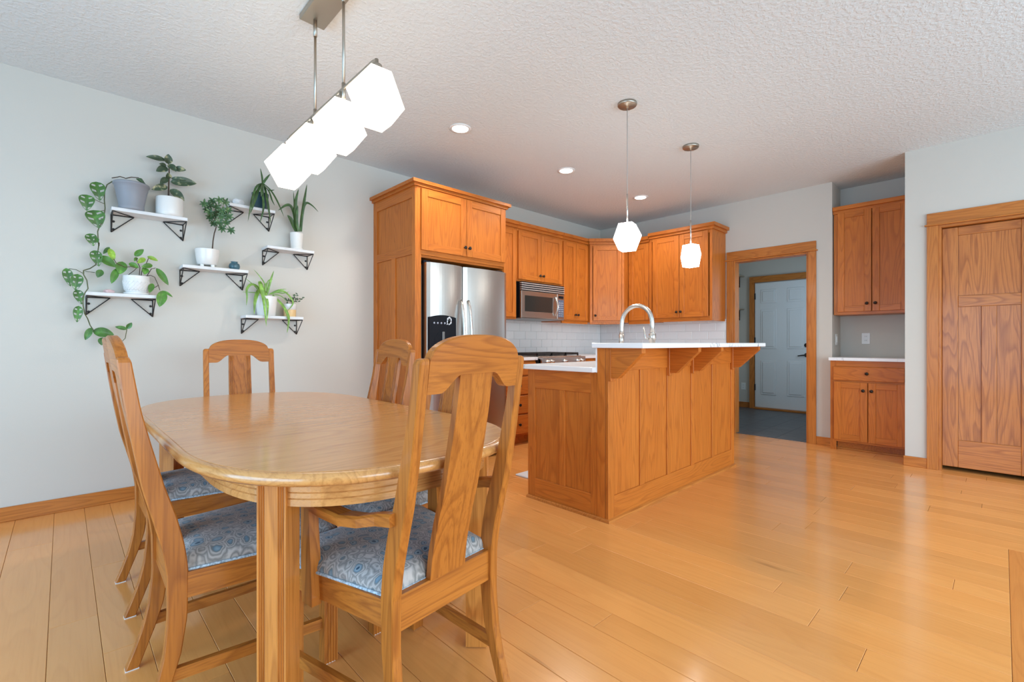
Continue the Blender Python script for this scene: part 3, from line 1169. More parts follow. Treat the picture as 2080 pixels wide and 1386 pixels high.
# ---- base cabinets and range on the plant wall
YBF = 3.50
t = thing('base_cabinet', 'oak drawer base cabinet between the refrigerator and the range', 'cabinet', (3.43, 3.8, 0))
part('cabinet_box', B((3.166, YBF + .018, .10), (3.700, YW - .002, .884)), oak('z'), t)
part('toe_kick', B((3.166, YBF + .07, 0), (3.700, YBF + .09, .10)), oak('x'), t)
fr = frame((0, YBF, 0), (1, 0, 0), (0, -1, 0))
part('face_frame', MB().box((3.166, -.018, .10), (3.700, 0, .884), .001, fr), oak('x'), t)
for (z0, z1) in ((.73, .865), (.53, .715), (.33, .515), (.12, .315)):
    d = part('drawer', MB().box((3.18, 0, z0), (3.690, .02, z1), .004, fr), oak('x'), t)
    knob(d, fr, 3.435, (z0 + z1) / 2, .02)
single('countertop', B((3.166, YBF - .028, .885), (3.712, YW - .011, .917), .003), QUARTZ, 'short white quartz countertop between refrigerator and range', 'countertop', (3.43, 3.8, .885))

t = thing('range', 'stainless gas range with black grates and front knobs', 'stove', (4.09, 3.75, 0))
RX0, RX1, RY = 3.718, 4.472, 3.415
part('body', B((RX0, RY + .02, .02), (RX1, YW - .012, .90), .003), plain('range_black', (.02, .02, .022), rough=.35), t)
od = part('oven_door', B((RX0 + .005, RY, .16), (RX1 - .005, RY + .03, .80), .006), STEEL, t)
part('window', B((RX0 + .12, RY - .003, .30), (RX1 - .12, RY + .005, .62), .003), DARKGLASS, od)
hb = MB().tube([(RX0 + .06, RY - .045, .755), (RX1 - .06, RY - .045, .755)], .011, 10)
hb.box((RX0 + .07, RY - .045, .745), (RX0 + .09, RY + .002, .765))
hb.box((RX1 - .09, RY - .045, .745), (RX1 - .07, RY + .002, .765))
part('handle', hb, CHROME, od)
part('drawer', B((RX0 + .005, RY, .03), (RX1 - .005, RY + .03, .15), .006), STEEL, t)
cp = part('control_panel', B((RX0, RY - .005, .81), (RX1, RY + .06, .915), .006), STEEL, t)
for x in (3.80, 3.865, 4.09, 4.32, 4.39):
    part('knob', MB().lathe([(0, 0), (.026, 0), (.026, .004), (.019, .008), (.021, .03), (.017, .034), (0, .035)], (x, RY - .005, .868), (0, -1, 0), 16), CHROME, cp)
part('cooktop', B((RX0, RY + .06, .90), (RX1, YW - .013, .922), .004), plain('cook_steel', (.55, .52, .48), rough=.3, metal=.9), t)
for gi in range(3):
    gx0 = RX0 + .015 + gi * .243
    g = MB()
    for y in (RY + .09, RY + .28, RY + .36, RY + .55):
        g.box((gx0, y, .932), (gx0 + .235, y + .014, .958), .002)
    for x in (gx0, gx0 + .11, gx0 + .221):
        g.box((x, RY + .09, .932), (x + .014, RY + .564, .958), .002)
    for x in (gx0, gx0 + .221):
        for y in (RY + .09, RY + .55):
            g.box((x, y, .920), (x + .014, y + .014, .934))
    part('grate', g, IRON, t)
t = thing('base_cabinet', 'oak base cabinet between the range and the kitchen corner', 'cabinet', (4.8, 3.8, 0))
part('cabinet_box', B((4.476, YBF + .018, .10), (5.12, YW - .002, .884)), oak('z'), t)
fr = frame((0, YBF, 0), (1, 0, 0), (0, -1, 0))
part('face_frame', MB().box((4.476, -.018, .10), (5.12, 0, .884), .001, fr), oak('x'), t)
part('toe_kick', B((4.476, YBF + .07, 0), (5.12, YBF + .09, .10)), oak('x'), t)
dw = part('drawer', MB().box((4.49, 0, .73), (5.08, .02, .865), .004, fr), oak('x'), t)
knob(dw, fr, 4.78, .80, .02)
door(t, fr, 4.49, 4.782, .12, .715, .055, (4.75, .65))
door(t, fr, 4.788, 5.08, .12, .715, .055, (4.82, .65))
t = thing('base_cabinet', 'oak base cabinet run under the tiled wall beside the entry doorway', 'cabinet', (5.45, 3.0, 0))
part('cabinet_box', B((5.15, 2.305, .10), (XB - .002, YW - .002, .884)), oak('z'), t)
fr = frame((5.132, 0, 0), (0, 1, 0), (-1, 0, 0))
part('face_frame', MB().box((2.305, -.018, .10), (3.50, 0, .884), .001, fr), oak('y'), t)
part('toe_kick', B((5.20, 2.305, 0), (5.22, 3.5, .10)), oak('x'), t)
for (a, b2) in ((2.32, 2.70), (2.706, 3.08), (3.086, 3.46)):
    dw = part('drawer', MB().box((a, 0, .73), (b2, .02, .865), .004, fr), oak('y'), t)
    knob(dw, fr, (a + b2) / 2, .80, .02)
    door(t, fr, a, b2, .12, .715, .055, (b2 - .03, .65))
ct = MB()
ct.prism([(4.474, YBF - .028, .885), (5.105, YBF - .028, .885), (5.105, 2.29, .885), (XB - .011, 2.29, .885), (XB - .011, YW - .011, .885), (4.474, YW - .011, .885)], (0, 0, .032))
single('countertop', ct, QUARTZ, 'white quartz corner countertop running from range to entry doorway', 'countertop', (5.2, 3.6, .885))

# ================================================================== ISLAND
IX0, IX1, IY0, IYB, IY1 = 2.345, 4.235, 1.62, 1.70, 2.29
t = thing('kitchen_island', 'golden oak kitchen island with raised bar wall and panelled sides', 'island', (3.3, 1.95, 0))
part('cabinet_box', B((IX0 + .02, IYB, 0), (IX1, IY1 - .02, .889)), oak('z'), t)
part('bar_wall', B((IX0 + .02, IY0 + .02, 0), (IX1 - .012, IYB, 1.040)), oak('z'), t)
# end facing the dining room
ep = part('end_panel', B((IX0 + .008, IY0 + .03, 0), (IX0 + .02, IY1, .889)), oak('z'), t)
e = lambda n, y0, y1, z0, z1, ax, x0=IX0: part(n, B((x0, y0, z0), (IX0 + .02, y1, z1), .0015), oak(ax), ep)
e('stile', 2.223, IY1, 0, .889, 'z')
e('stile', IYB, 1.752, 0, .889, 'z')
e('rail', 1.752, 2.223, .762, .889, 'y')
e('rail', 1.752, 2.223, 0, .142, 'y')
e('stile', 1.958, 2.004, .142, .762, 'z')
part('corner_post', B((IX0 - .004, IY0 + .022, 0), (IX0 + .02, IYB, 1.040), .0015), oak('z'), t)
# long side facing the living area
fp = part('front_panel', B((IX0, IY0 + .008, 0), (IX1, IY0 + .02, 1.040)), oak('z'), t)
g = lambda n, x0, x1, z0, z1, ax: part(n, B((x0, IY0, z0), (x1, IY0 + .02, z1), .0015), oak(ax), fp)
g('stile', IX0 - .004, IX0 + .060, 0, 1.040, 'z')
for (a, b2) in ((2.697, 2.753), (3.052, 3.104), (3.420, 3.472), (3.785, 3.840)):
    g('stile', a, b2, .148, .898, 'z')
g('stile', 4.170, IX1, 0, 1.040, 'z')
g('rail', IX0 + .060, 4.170, .898, 1.040, 'x')
g('rail', IX0 + .060, 4.170, 0, .148, 'x')
sh = MB()
sh.loft([[(IX0 - .004, IY1, 0), (IX0 - .018, IY1, 0), (IX0 - .016, IY1, .014), (IX0 - .004, IY1, .019)],
         [(IX0 - .004, IY0, 0), (IX0 - .018, IY0 - .016, 0), (IX0 - .016, IY0 - .014, .014), (IX0 - .004, IY0, .019)],
         [(IX1, IY0, 0), (IX1 + .014, IY0 - .016, 0), (IX1 + .012, IY0 - .014, .014), (IX1, IY0, .019)]], smooth=False)
part('shoe_moulding', sh, trimoak('x'), t)
# corbels carrying the bar top
for x in (2.347, 3.058, 3.424, 4.172):
    cb = part('corbel', MB().prism([(x, IY0, 1.040), (x, 1.40, 1.040), (x, 1.40, 1.012), (x, 1.558, .862), (x, 1.580, .862), (x, IY0, .862)], (.042, 0, 0)), oak('y'), t)
    part('backplate', B((x - .006, IY0 - .018, .842), (x + .048, IY0 + .002, 1.040), .002), oak('z'), cb)
# kitchen side doors of the island
fr = frame((0, IY1 - .02, 0), (1, 0, 0), (0, 1, 0))
part('face_frame', MB().box((IX0 + .02, 0, .10), (IX1, .018, .889), .001, fr), oak('x'), t)
for i in range(4):
    a = IX0 + .05 + i * .455
    door(t, (Vector((0, IY1 - .002, 0)), fr[1], fr[2]), a, a + .44, .12, .86, .055, (a + .40, .78))
single('island_countertop', B((IX0 - .032, IYB + .012, .890), (IX1 + .02, IY1 + .025, .922), .003), QUARTZ, 'lower white quartz island countertop below and behind the raised bar', 'countertop', (3.3, 2.0, .89))
single('quartz_riser', B((IX0 - .004, IYB, .890), (IX1, IYB + .012, 1.040), .001), QUARTZ, 'thin white quartz riser between island countertop and bar top', 'riser', (3.3, IYB, .89))
single('bar_top', B((IX0 - .030, 1.372, 1.040), (IX1 + .022, IYB + .022, 1.070), .003), QUARTZ, 'raised white quartz bar top carried by oak corbels', 'bar top', (3.3, 1.55, 1.04))

# faucet
FX, FY = 3.14, 1.785
t = thing('faucet', 'tall brushed steel gooseneck kitchen faucet behind the bar', 'faucet', (FX, FY, .922))
part('base', MB().lathe([(0, 0), (.030, 0), (.028, .012), (.021, .018), (.021, .165), (.026, .168), (.026, .215), (.018, .22), (0, .221)], (FX, FY, .922), (0, 0, 1), 20), CHROME, t)
pts = [(FX, FY, 1.12), (FX, FY, 1.20)]
for i in range(15):
    a = pi * i / 14
    pts.append((FX, FY + .130 - .130 * cos(a), 1.222 + .130 * sin(a)))
pts += [(FX, FY + .262, 1.17), (FX, FY + .264, 1.12)]
part('spout', MB().tube(pts, .0165, 14), CHROME, t)
part('spray_head', MB().tube([(FX, FY + .264, 1.14), (FX, FY + .265, 1.09), (FX, FY + .265, 1.055)], [.0185, .019, .017], 14), CHROME, t)
part('lever', MB().tube([(FX, FY + .02, 1.10), (FX - .01, FY + .05, 1.105), (FX - .015, FY + .062, 1.19)], [.010, .008, .005], 8), CHROME, t)

# kitchen mat on the floor beside the island
mp = [atZ(1047, 964, .008), atZ(1090, 977, .008)]
c = mp[0]
single('floor_mat', B((c.x, 2.335, .0005), (c.x + .55, c.y, .012), .003), MATGREY, 'pale grey kitchen mat lying on the floor behind the island end', 'mat', (c.x + .27, (c.y + 2.335) / 2, 0))

# ================================================================== HUTCH IN THE NICHE
HX = 5.62
t = thing('hutch_base_cabinet', 'oak base cabinet in the niche with one drawer and two doors', 'cabinet', (5.85, .9, 0))
part('cabinet_box', B((HX + .018, .602, .10), (XN - .002, 1.205, .892)), oak('z'), t)
part('toe_kick', B((HX + .075, .61, 0), (HX + .095, 1.16, .10)), oak('x'), t)
part('shoe_moulding', B((HX + .060, .61, 0), (HX + .075, 1.16, .018), .003), trimoak('y'), t)
fr = frame((HX, 0, 0), (0, 1, 0), (-1, 0, 0))
part('face_frame', MB().box((1.155, -.018, 0), (1.205, 0, .892), .001, fr), oak('z'), t)
part('face_frame', MB().box((.602, -.018, .10), (.62, 0, .892), .001, fr), oak('z'), t)
part('face_frame', MB().box((.62, -.018, .835), (1.155, 0, .892), .001, fr), oak('y'), t)
part('face_frame', MB().box((.62, -.018, .66), (1.155, 0, .72), .001, fr), oak('y'), t)
part('face_frame', MB().box((.62, -.018, .085), (1.155, 0, .13), .001, fr), oak('y'), t)
dw = part('drawer', MB().box((.622, 0, .700), (1.178, .02, .835), .004, fr), oak('y'), t)
knob(dw, fr, .902, .772, .02)
door(t, fr, .899, 1.172, .105, .682, .058, (.931, .606))
door(t, fr, .618, .893, .105, .682, .058, (.866, .606))
single('hutch_countertop', B((HX - .03, .594, .893), (XN - .002, 1.216, .924), .003), QUARTZ, 'white quartz countertop on the niche base cabinet', 'countertop', (5.85, .9, .893))
UX = 5.795
t = thing('hutch_wall_cabinet', 'two-door oak wall cabinet hung in the niche above the counter', 'cabinet', (5.95, .92, 1.36))
part('cabinet_box', B((UX + .018, .602, 1.36), (XN - .002, 1.212, 2.41)), oak('z'), t)
fr = frame((UX, 0, 0), (0, 1, 0), (-1, 0, 0))
for (y0, y1, z0, z1, ax) in ((1.172, 1.212, 1.36, 2.41, 'z'), (.602, .635, 1.36, 2.41, 'z'), (.635, 1.172, 1.36, 1.392, 'y'), (.635, 1.172, 2.385, 2.41, 'y')):
    part('face_frame', MB().box((y0, -.018, z0), (y1, 0, z1), .001, fr), oak(ax), t)
door(t, fr, .896, 1.176, 1.388, 2.405, .058, (.930, 1.465))
door(t, fr, .612, .889, 1.388, 2.405, .058, (.862, 1.465))
for (za, zb, o) in ((2.402, 2.432, .02), (2.432, 2.472, .04)):
    part('crown', B((UX - o, .594, za), (UX + .02, 1.216, zb), .002), oak('y'), t)

# ================================================================== DINING TABLE
TX, TY, TA, TL, TZ = .7385, 2.13, .4885, 1.07, .76      # centre, half width, half length, height


def table_outline(off=0.0, n=96, a=TA, l=TL, b=.62, p=2.5):
    pts = []
    for i in range(n):
        th = 2 * pi * i / n
        c, s = cos(th), sin(th)
        x = a * math.copysign(abs(c) ** (2 / p), c)
        y = b * math.copysign(abs(s) ** (2 / p), s)
        y += math.copysign(l - b, s) if abs(s) > 1e-6 else 0
        pts.append(Vector((x, y, 0)))
    out = []
    for i in range(n):
        tdir = pts[(i + 1) % n] - pts[i - 1]
        nrm = Vector((tdir.y, -tdir.x, 0)).normalized()
        out.append(pts[i] + nrm * off)
    return out


def ringz(off, z):
    return [(TX + p.x, TY + p.y, z) for p in table_outline(off)]


t = thing('dining_table', 'long oval light oak dining table with fluted legs', 'table', (TX, TY, 0))
part('tabletop', MB().loft([ringz(-.002, TZ - .028), ringz(-.0015, TZ - .001), ringz(-.003, TZ)], smooth=False), tableoak('x'), t)
eb = MB().loft([ringz(o, z) for o, z in ((-.001, TZ - .0012), (.004, TZ - .0004), (.012, TZ - .003), (.018, TZ - .009), (.0205, TZ - .017), (.018, TZ - .026), (.010, TZ - .033), (-.03, TZ - .034), (-.03, TZ - .006))], smooth=True, closed=True)
part('edge_band', eb, tableoak('y'), t)
ap = MB().loft([ringz(o, z) for o, z in ((-.062, .728), (-.062, .692), (-.065, .690), (-.062, .688), (-.062, .676), (-.065, .674), (-.062, .672), (-.062, .655), (-.084, .655), (-.084, .728))], smooth=False, closed=True)
part('apron', ap, tableoak('x'), t)


def fluted_leg(cx, cy, ang, h=.728, s=.037):
    poly = []
    # local v outward (fluted face), u sideways
    us = [-s]
    for k in range(4):
        u = -s + .004 + k * .0055
        us += [u, ]
    prof = [(-s, s)]
    for base in (-s + .004, s - .004 - .0165):
        for k in range(3):
            u = base + k * .0055
            prof += [(u, s), (u + .0014, s - .0035), (u + .0041, s - .0035), (u + .0055, s)]
    prof.append((s, s))
    prof += [(s, -s), (-s, -s)]
    ca, sa = cos(ang), sin(ang)
    for u, v in prof:
        poly.append((cx + v * ca - u * sa, cy + v * sa + u * ca, 0.004))
    return MB().prism(poly, (0, 0, h - .004))


for (lx, ly, an) in ((.405, 1.30, -3 * pi / 4), (1.072, 1.30, -pi / 4), (.405, 2.96, 3 * pi / 4), (1.072, 2.96, pi / 4)):
    lg = part('leg', fluted_leg(lx, ly, an), legoak('z'), t)
    part('felt_pad', B((lx - .02, ly - .02, 0), (lx + .02, ly + .02, .005)), FELT, lg)

# ================================================================== CHAIRS
ZS = [0.004, .06, .125, .20, .30, .43, .50, .59, .67, .80, .89, .98, 1.03]
US = [-.075, -.054, -.031, -.012, 0, 0, -.009, -.030, -.053, -.080, -.097, -.110, -.117]
TS = [.036, .034, .036, .041, .046, .050, .052, .054, .050, .040, .033, .031, .030]


def interp(z, A):
    for i in range(len(ZS) - 1):
        if z <= ZS[i + 1]:
            q = (z - ZS[i]) / (ZS[i + 1] - ZS[i])
            return A[i] + (A[i + 1] - A[i]) * max(0, q)
    return A[-1] + (A[-1] - A[-2]) / (ZS[-1] - ZS[-2]) * (z - ZS[-1])


def smoothz(n, z0, z1):
    return [z0 + (z1 - z0) * i / n for i in range(n + 1)]


def chair_post(sx):
    mb = MB()
    loops = []
    for z in smoothz(36, .004, 1.018):
        u, th = interp(z, US), interp(z, TS)
        x0, x1 = sx * .185 - .015, sx * .185 + .015
        loops.append([(x0 + .003, u - th / 2, z), (x1 - .003, u - th / 2, z), (x1, u - th / 2 + .003, z), (x1, u + th / 2 - .003, z), (x1 - .003, u + th / 2, z), (x0 + .003, u + th / 2, z), (x0, u + th / 2 - .003, z), (x0, u - th / 2 + .003, z)])
    u, th = interp(1.03, US), .030
    for (z, ins) in ((1.026, .002), (1.031, .006), (1.033, .011)):
        xo0 = sx * .185 - .015 + (ins if sx < 0 else 0)
        xo1 = sx * .185 + .015 - (ins if sx > 0 else 0)
        k = ins * .5
        loops.append([(xo0 + .003, u - th / 2 + k, z), (xo1 - .003, u - th / 2 + k, z), (xo1, u - th / 2 + .003 + k, z), (xo1, u + th / 2 - .003 - k, z), (xo1 - .003, u + th / 2 - k, z), (xo0 + .003, u + th / 2 - k, z), (xo0, u + th / 2 - .003 - k, z), (xo0, u - th / 2 + .003 + k, z)])
    mb.loft(loops, smooth=False)
    return mb


def make_chair(name, label, arms=False):
    t = thing(name, label, 'chair', group=None)
    oc = chairoak
    fw = .232 if arms else .213         # half spacing of the front legs
    for sx in (-1, 1):
        p = part('back_post', chair_post(sx), oc('z'), t, local=True)
        part('felt_pad', MB().box((sx * .185 - .014, -.093, 0), (sx * .185 + .014, -.057, .0045)), FELT, p, local=True)
    # crest rail
    def top(x):
        q = min(1, abs(x) / .170)
        return 1.030 + .062 * (1 - q ** 2.6) ** .55
    def bot(x):
        q = (abs(x) - .062) / .068
        q = min(1, max(0, q))
        return .990 - .045 * (q * q * (3 - 2 * q))
    loops = []
    n = 36
    for i in range(n + 1):
        x = -.170 + .340 * i / n
        zt, zb = top(x), bot(x)
        u0, u1 = interp(zb, US), interp(zt, US)
        bow = -.006 * (1 - (x / .17) ** 2)
        loops.append([(x, u0 - .0135 + bow, zb), (x, u1 - .0135 + bow, zt - .004), (x, u1 - .010 + bow, zt), (x, u1 + .009 + bow, zt), (x, u1 + .0125 + bow, zt - .004), (x, u0 + .0125 + bow, zb)])
    part('crest_rail', MB().loft(loops, smooth=False), oc('x'), t, local=True)
    # splat with reeded bands on its front
    loops = []
    for z in smoothz(24, .425, .995):
        u = interp(z, US) - .004
        w = .066 - .004 * (z - .43) / .56
        loops.append([(-w, u - .009, z), (w, u - .009, z), (w, u + .009, z), (-w, u + .009, z)])
    sp = part('splat', MB().loft(loops, smooth=False), oc('z'), t, local=True)
    for s in (-1, 1):
        rd = MB()
        for k in range(3):
            pts = []
            for z in smoothz(16, .435, .985):
                pts.append((s * (.056 - k * .0085), interp(z, US) + .0055, z))
            rd.tube(pts, .0034, 6)
        part('reeded_band', rd, oc('z'), sp, local=True)
    # seat frame
    part('back_rail', MB().box((-.172, -.0125, .335), (.172, .0125, .428), .002), oc('x'), t, local=True)
    for sx in (-1, 1):
        a, b2 = Vector((sx * .186, .02, 0)), Vector((sx * fw, .415, 0))
        d = (b2 - a).normalized()
        w = Vector((d.y, -d.x, 0)) * .0125
        part('side_rail', MB().prism([a - w + Vector((0, 0, .35)), b2 - w + Vector((0, 0, .35)), b2 + w + Vector((0, 0, .35)), a + w + Vector((0, 0, .35))], (0, 0, .072)), oc('y'), t, local=True)
        a, b2 = Vector((sx * .185, -.018, .125)), Vector((sx * (fw - .002), .40, .118))
        part('stretcher', MB().prism([a + Vector((-.009, 0, 0)), b2 + Vector((-.009, 0, 0)), b2 + Vector((.009, 0, 0)), a + Vector((.009, 0, 0))], (0, 0, .034)), oc('y'), t, local=True)
        lg = MB()
        s = .0225
        prof = [(-s, -s), (s, -s)]
        out = []
        for k in range(4):
            v = -s + .006 + k * .009
            out += [(s, v), (s - .003, v + .0022), (s - .003, v + .0058), (s, v + .008)]
        poly = [(-s, -s), (s, -s)] + out + [(s, s), (-s, s)]
        poly = [(sx * fw + sx * x, .415 + y, .004) for x, y in poly]
        lg.prism(poly, (0, 0, .418))
        L_ = part('front_leg', lg, oc('z'), t, local=True)
        part('felt_pad', MB().box((sx * fw - .016, .399, 0), (sx * fw + .016, .431, .0045)), FELT, L_, local=True)
    part('front_rail', MB().box((-fw + .02, .400, .345), (fw - .02, .425, .422), .002), oc('x'), t, local=True)
    # cushion
    def outline(ins, z, n=10):
        pts = []
        bw, fw2, y0, y1, r = .184 - ins, fw + .022 - ins, .012 + ins * .6, .447 - ins, .045
        cor = [((bw - r * .4, y0 + r * .4), -pi / 2, r * .4), ((fw2 - r, y1 - r), 0, r), ((-fw2 + r, y1 - r), pi / 2, r), ((-bw + r * .4, y0 + r * .4), pi, r * .4)]
        for (cx, cy), a0, rr in cor:
            for k in range(n + 1):
                a = a0 + (pi / 2) * k / n
                pts.append((cx + rr * cos(a), cy + rr * sin(a), z))
        return pts
    cu = MB().loft([outline(.004, .420), outline(-.002, .428), outline(-.003, .440), outline(.004, .455), outline(.020, .466), outline(.055, .474), outline(.11, .478), outline(.16, .479)], smooth=True)
    c = part('cushion', cu, FABRIC, t, local=True, label='blue grey floral upholstered seat')
    o = outline(-.004, .4255)
    part('piping', MB().tube(o + [o[0]], .0042, 6, caps=False), PIPING, c, local=True)
    if arms:
        for sx in (-1, 1):
            x = sx * .212
            up = MB()
            loops = []
            for z, u, th, wd in ((.335, .295, .052, .028), (.36, .295, .056, .03), (.45, .30, .054, .03), (.55, .305, .046, .029), (.615, .308, .042, .028)):
                xo = sx * .236
                loops.append([(xo - wd / 2, u - th / 2, z), (xo + wd / 2, u - th / 2, z), (xo + wd / 2, u + th / 2, z), (xo - wd / 2, u + th / 2, z)])
            part('arm_support', up.loft(loops, smooth=False), oc('z'), t, local=True)
            loops = []
            for (xx, u, z, wd, th) in ((.200, -.035, .637, .030, .032), (.203, .02, .628, .034, .030), (.212, .08, .612, .044, .029), (.220, .15, .604, .050, .028), (.230, .23, .612, .050, .028), (.235, .30, .625, .048, .028), (.236, .355, .628, .044, .026), (.234, .39, .622, .032, .022)):
                xo = sx * xx
                loops.append([(xo - wd / 2, u, z - th / 2), (xo + wd / 2, u, z - th / 2), (xo + wd / 2 + .002, u, z + th / 2 - .006), (xo + wd / 2 - .005, u, z + th / 2), (xo - wd / 2 + .005, u, z + th / 2), (xo - wd / 2 - .002, u, z + th / 2 - .006)])
            part('armrest', MB().loft(loops, smooth=False), oc('y'), t, local=True)
    return t


def face(deg):          # rotation so that the chair's +y (facing) points along heading deg from the X axis
    return radians(deg - 90)


armchair = make_chair('dining_armchair', 'oak dining armchair with curved arms at the table end facing the plant shelves', arms=True)
armchair.location, armchair.rotation_euler = (.781, 1.090, 0), (0, 0, face(97.5))
armchair['group'] = 'dining chairs around the oval table'
side_chair = make_chair('dining_chair', 'armless oak dining chair on the window side, next to the armchair')
side_chair.location, side_chair.rotation_euler = (.235, 1.79, 0), (0, 0, face(-1))
side_chair['group'] = 'dining chairs around the oval table'
for (x, y, h, lab) in ((.262, 2.545, 0.5, 'armless oak dining chair on the window side, next to the chair by the plants'),
                       (1.250, 1.824, 181, 'armless oak dining chair on the kitchen side, next to the armchair'),
                       (1.255, 2.405, 180, 'armless oak dining chair in front of the refrigerator surround, reeded splat showing'),
                       (.820, 3.336, -97, 'oak dining chair at the table end below the plant shelves')):
    c = copy_tree(side_chair)
    c.location, c.rotation_euler = (x, y, 0), (0, 0, face(h))
    c['label'] = lab

# ================================================================== LIGHT FIXTURES
def cubo(mb, c, r, R, h, yaw):
    vs = []
    for k in range(4):
        a = yaw + k * pi / 2
        vs.append((c[0] + r * cos(a), c[1] + r * sin(a), c[2] + h))
    for k in range(4):
        a = yaw + pi / 4 + k * pi / 2
        vs.append((c[0] + R * cos(a), c[1] + R * sin(a), c[2]))
    for k in range(4):
        a = yaw + k * pi / 2
        vs.append((c[0] + r * cos(a), c[1] + r * sin(a), c[2] - h))
    fs = [(0, 1, 2, 3), (11, 10, 9, 8)]
    for k in range(4):
        j = (k + 1) % 4
        fs += [(k, 4 + k, j), (8 + k, 8 + j, 4 + k), (k, 8 + k, 4 + k), (k, 4 + (k - 1) % 4, 8 + k)]
    mb.add(vs, fs)
    return mb


CHX, CHY, CHZ = .928, [1.772, 2.117, 2.462, 2.807], 2.070
t = thing('linear_chandelier', 'brushed nickel linear chandelier with four glowing faceted glass shades', 'chandelier', (CHX, 2.29, ZC))
part('canopy', B((CHX - .063, 2.03, ZC - .028), (CHX + .063, 2.465, ZC), .003), NICKEL, t)
for y in (2.085, 2.42):
    rod = part('rod', MB().tube([(CHX, y, ZC - .028), (CHX, y, 2.235)], .0065, 10), NICKEL, t)
    part('coupling', MB().tube([(CHX, y, ZC - .028), (CHX, y, ZC - .11)], .0095, 10), NICKEL, rod)
    part('coupling', MB().tube([(CHX, y, 2.26), (CHX, y, 2.18)], .009, 10), NICKEL, rod)
bar = [(CHX, 1.772, 2.178)] + [(CHX, 1.772 + .03 * (1 - cos(pi / 2 * i / 6)), 2.205 + .03 * sin(pi / 2 * i / 6)) for i in range(7)]
bar += [(CHX, 2.29, 2.235)]
bar += [(CHX, 2.807 - .03 * (1 - sin(pi / 2 * i / 6)), 2.205 + .03 * cos(pi / 2 * i / 6)) for i in range(7)] + [(CHX, 2.807, 2.178)]
part('crossbar', MB().tube(bar, .0075, 10), NICKEL, t)
for y in CHY:
    s = part('shade', cubo(MB(), (CHX, y, CHZ), .062, .128, .110, pi / 4 - .04), GLOW, t, label='glowing white faceted glass shade')
    part('fitter', MB().lathe([(0, 0), (.022, 0), (.022, .03), (.008, .036), (.008, .055), (0, .055)], (CHX, y, CHZ + .108), (0, 0, 1), 14), NICKEL, s)
for (x, y, yaw, lab) in ((2.842, 1.808, 1.04, 'glowing faceted glass pendant above the bar end near the dining table'),
                         (3.844, 1.826, .583, 'glowing faceted glass pendant above the bar end near the entry doorway')):
    t = thing('pendant_lamp', lab, 'pendant', (x, y, ZC), group='pendant lamps above the bar')
    part('canopy', MB().lathe([(0, 0), (.066, 0), (.066, -.014), (.060, -.020), (.012, -.022), (.010, -.034), (0, -.035)], (x, y, ZC), (0, 0, 1), 28), NICKEL, t)
    part('cord', MB().tube([(x, y, ZC - .03), (x, y, 2.10)], .0024, 6), plain('grey_cord', (.35, .33, .31), rough=.6), t)
    part('stem', MB().tube([(x, y, 2.11), (x, y, 1.895)], .006, 8), CHROME, t)
    part('shade', cubo(MB(), (x, y, 1.808), .066, .102, .093, yaw), GLOWP, t, label='glowing white faceted glass shade')
for (x, y, lab) in ((2.233, 2.915, 'round recessed ceiling light in front of the refrigerator surround'),
                    (3.518, 2.918, 'round recessed ceiling light in front of the microwave'),
                    (4.781, 2.867, 'round recessed ceiling light near the corner wall cabinet')):
    t = thing('recessed_light', lab, 'ceiling light', (x, y, ZC), group='recessed ceiling lights over the kitchen')
    part('trim_ring', MB().lathe([(.060, 0), (.085, 0), (.084, -.005), (.066, -.007), (.060, -.002)], (x, y, ZC), (0, 0, 1), 28), PLATE, t)
    part('lens', MB().lathe([(0, -.001), (.064, -.001), (.060, -.006), (0, -.007)], (x, y, ZC), (0, 0, 1), 28), GLOWCAN, t)
    ld = bpy.data.lights.new('recessed_lamp', 'SPOT')
    ld.energy, ld.color, ld.spot_size, ld.spot_blend, ld.shadow_soft_size = 80, WARM, radians(150), .6, .06
    lo = bpy.data.objects.new('recessed_lamp', ld)
    lo.location = (0, 0, -.012)
    lo.parent = t
    COL.objects.link(lo)

# ================================================================== PLANT SHELVES
SD = .150                       # shelf depth
YFS = YW - SD


def shelf(x0, x1, zt, label):
    t = thing('plant_shelf', label, 'shelf', ((x0 + x1) / 2, YW, zt - .02), group='wall shelves holding house plants')
    part('board', B((x0, YFS, zt - .022), (x1, YW, zt), .002), MARBLEB, t)
    zb = zt - .022
    for xe, s in ((x0 + .006, 1), (x1 - .006, -1)):
        w = MB()
        A_, T_, C_, B_ = (xe, YW - .005, zb - .004), (xe + s * .118, YW - .02, zb - .004), (xe, YW - .005, zb - .118), (xe, YFS + .008, zb - .004)
        for p, q in ((A_, B_), (B_, T_), (T_, A_), (A_, C_), (T_, C_), (B_, C_)):
            w.tube([p, q], .0032, 6, smooth=True)
        br = part('bracket', w, IRON, t)
        for dz in (.045, .098):
            part('screw', MB().lathe([(0, 0), (.008, 0), (.006, .005), (0, .006)], (xe + s * .012, YW - .001, zb - dz), (0, -1, 0), 10), IRON, br)
    return t


S1 = (.226, .636, 1.953)
S2 = (.606, 1.022, 1.624)
S3 = (.896, 1.214, 2.117)
S4 = (1.155, 1.518, 1.838)
S5 = (.102, .460, 1.394)
S6 = (1.003, 1.430, 1.284)
shelf(*S1, 'white wall shelf carrying the grey pot and the rubber plant')
shelf(*S2, 'white wall shelf carrying the umbrella plant and small blue vase')
shelf(*S3, 'short white wall shelf carrying the teal planter and white stone')
shelf(*S4, 'white wall shelf carrying the strap-leaved plant in slim white pot')
shelf(*S5, 'white wall shelf carrying the pothos and pink stone')
shelf(*S6, 'white wall shelf carrying the spider plant and peach pot')

YPL = 4.045                     # row of the pots on the shelves


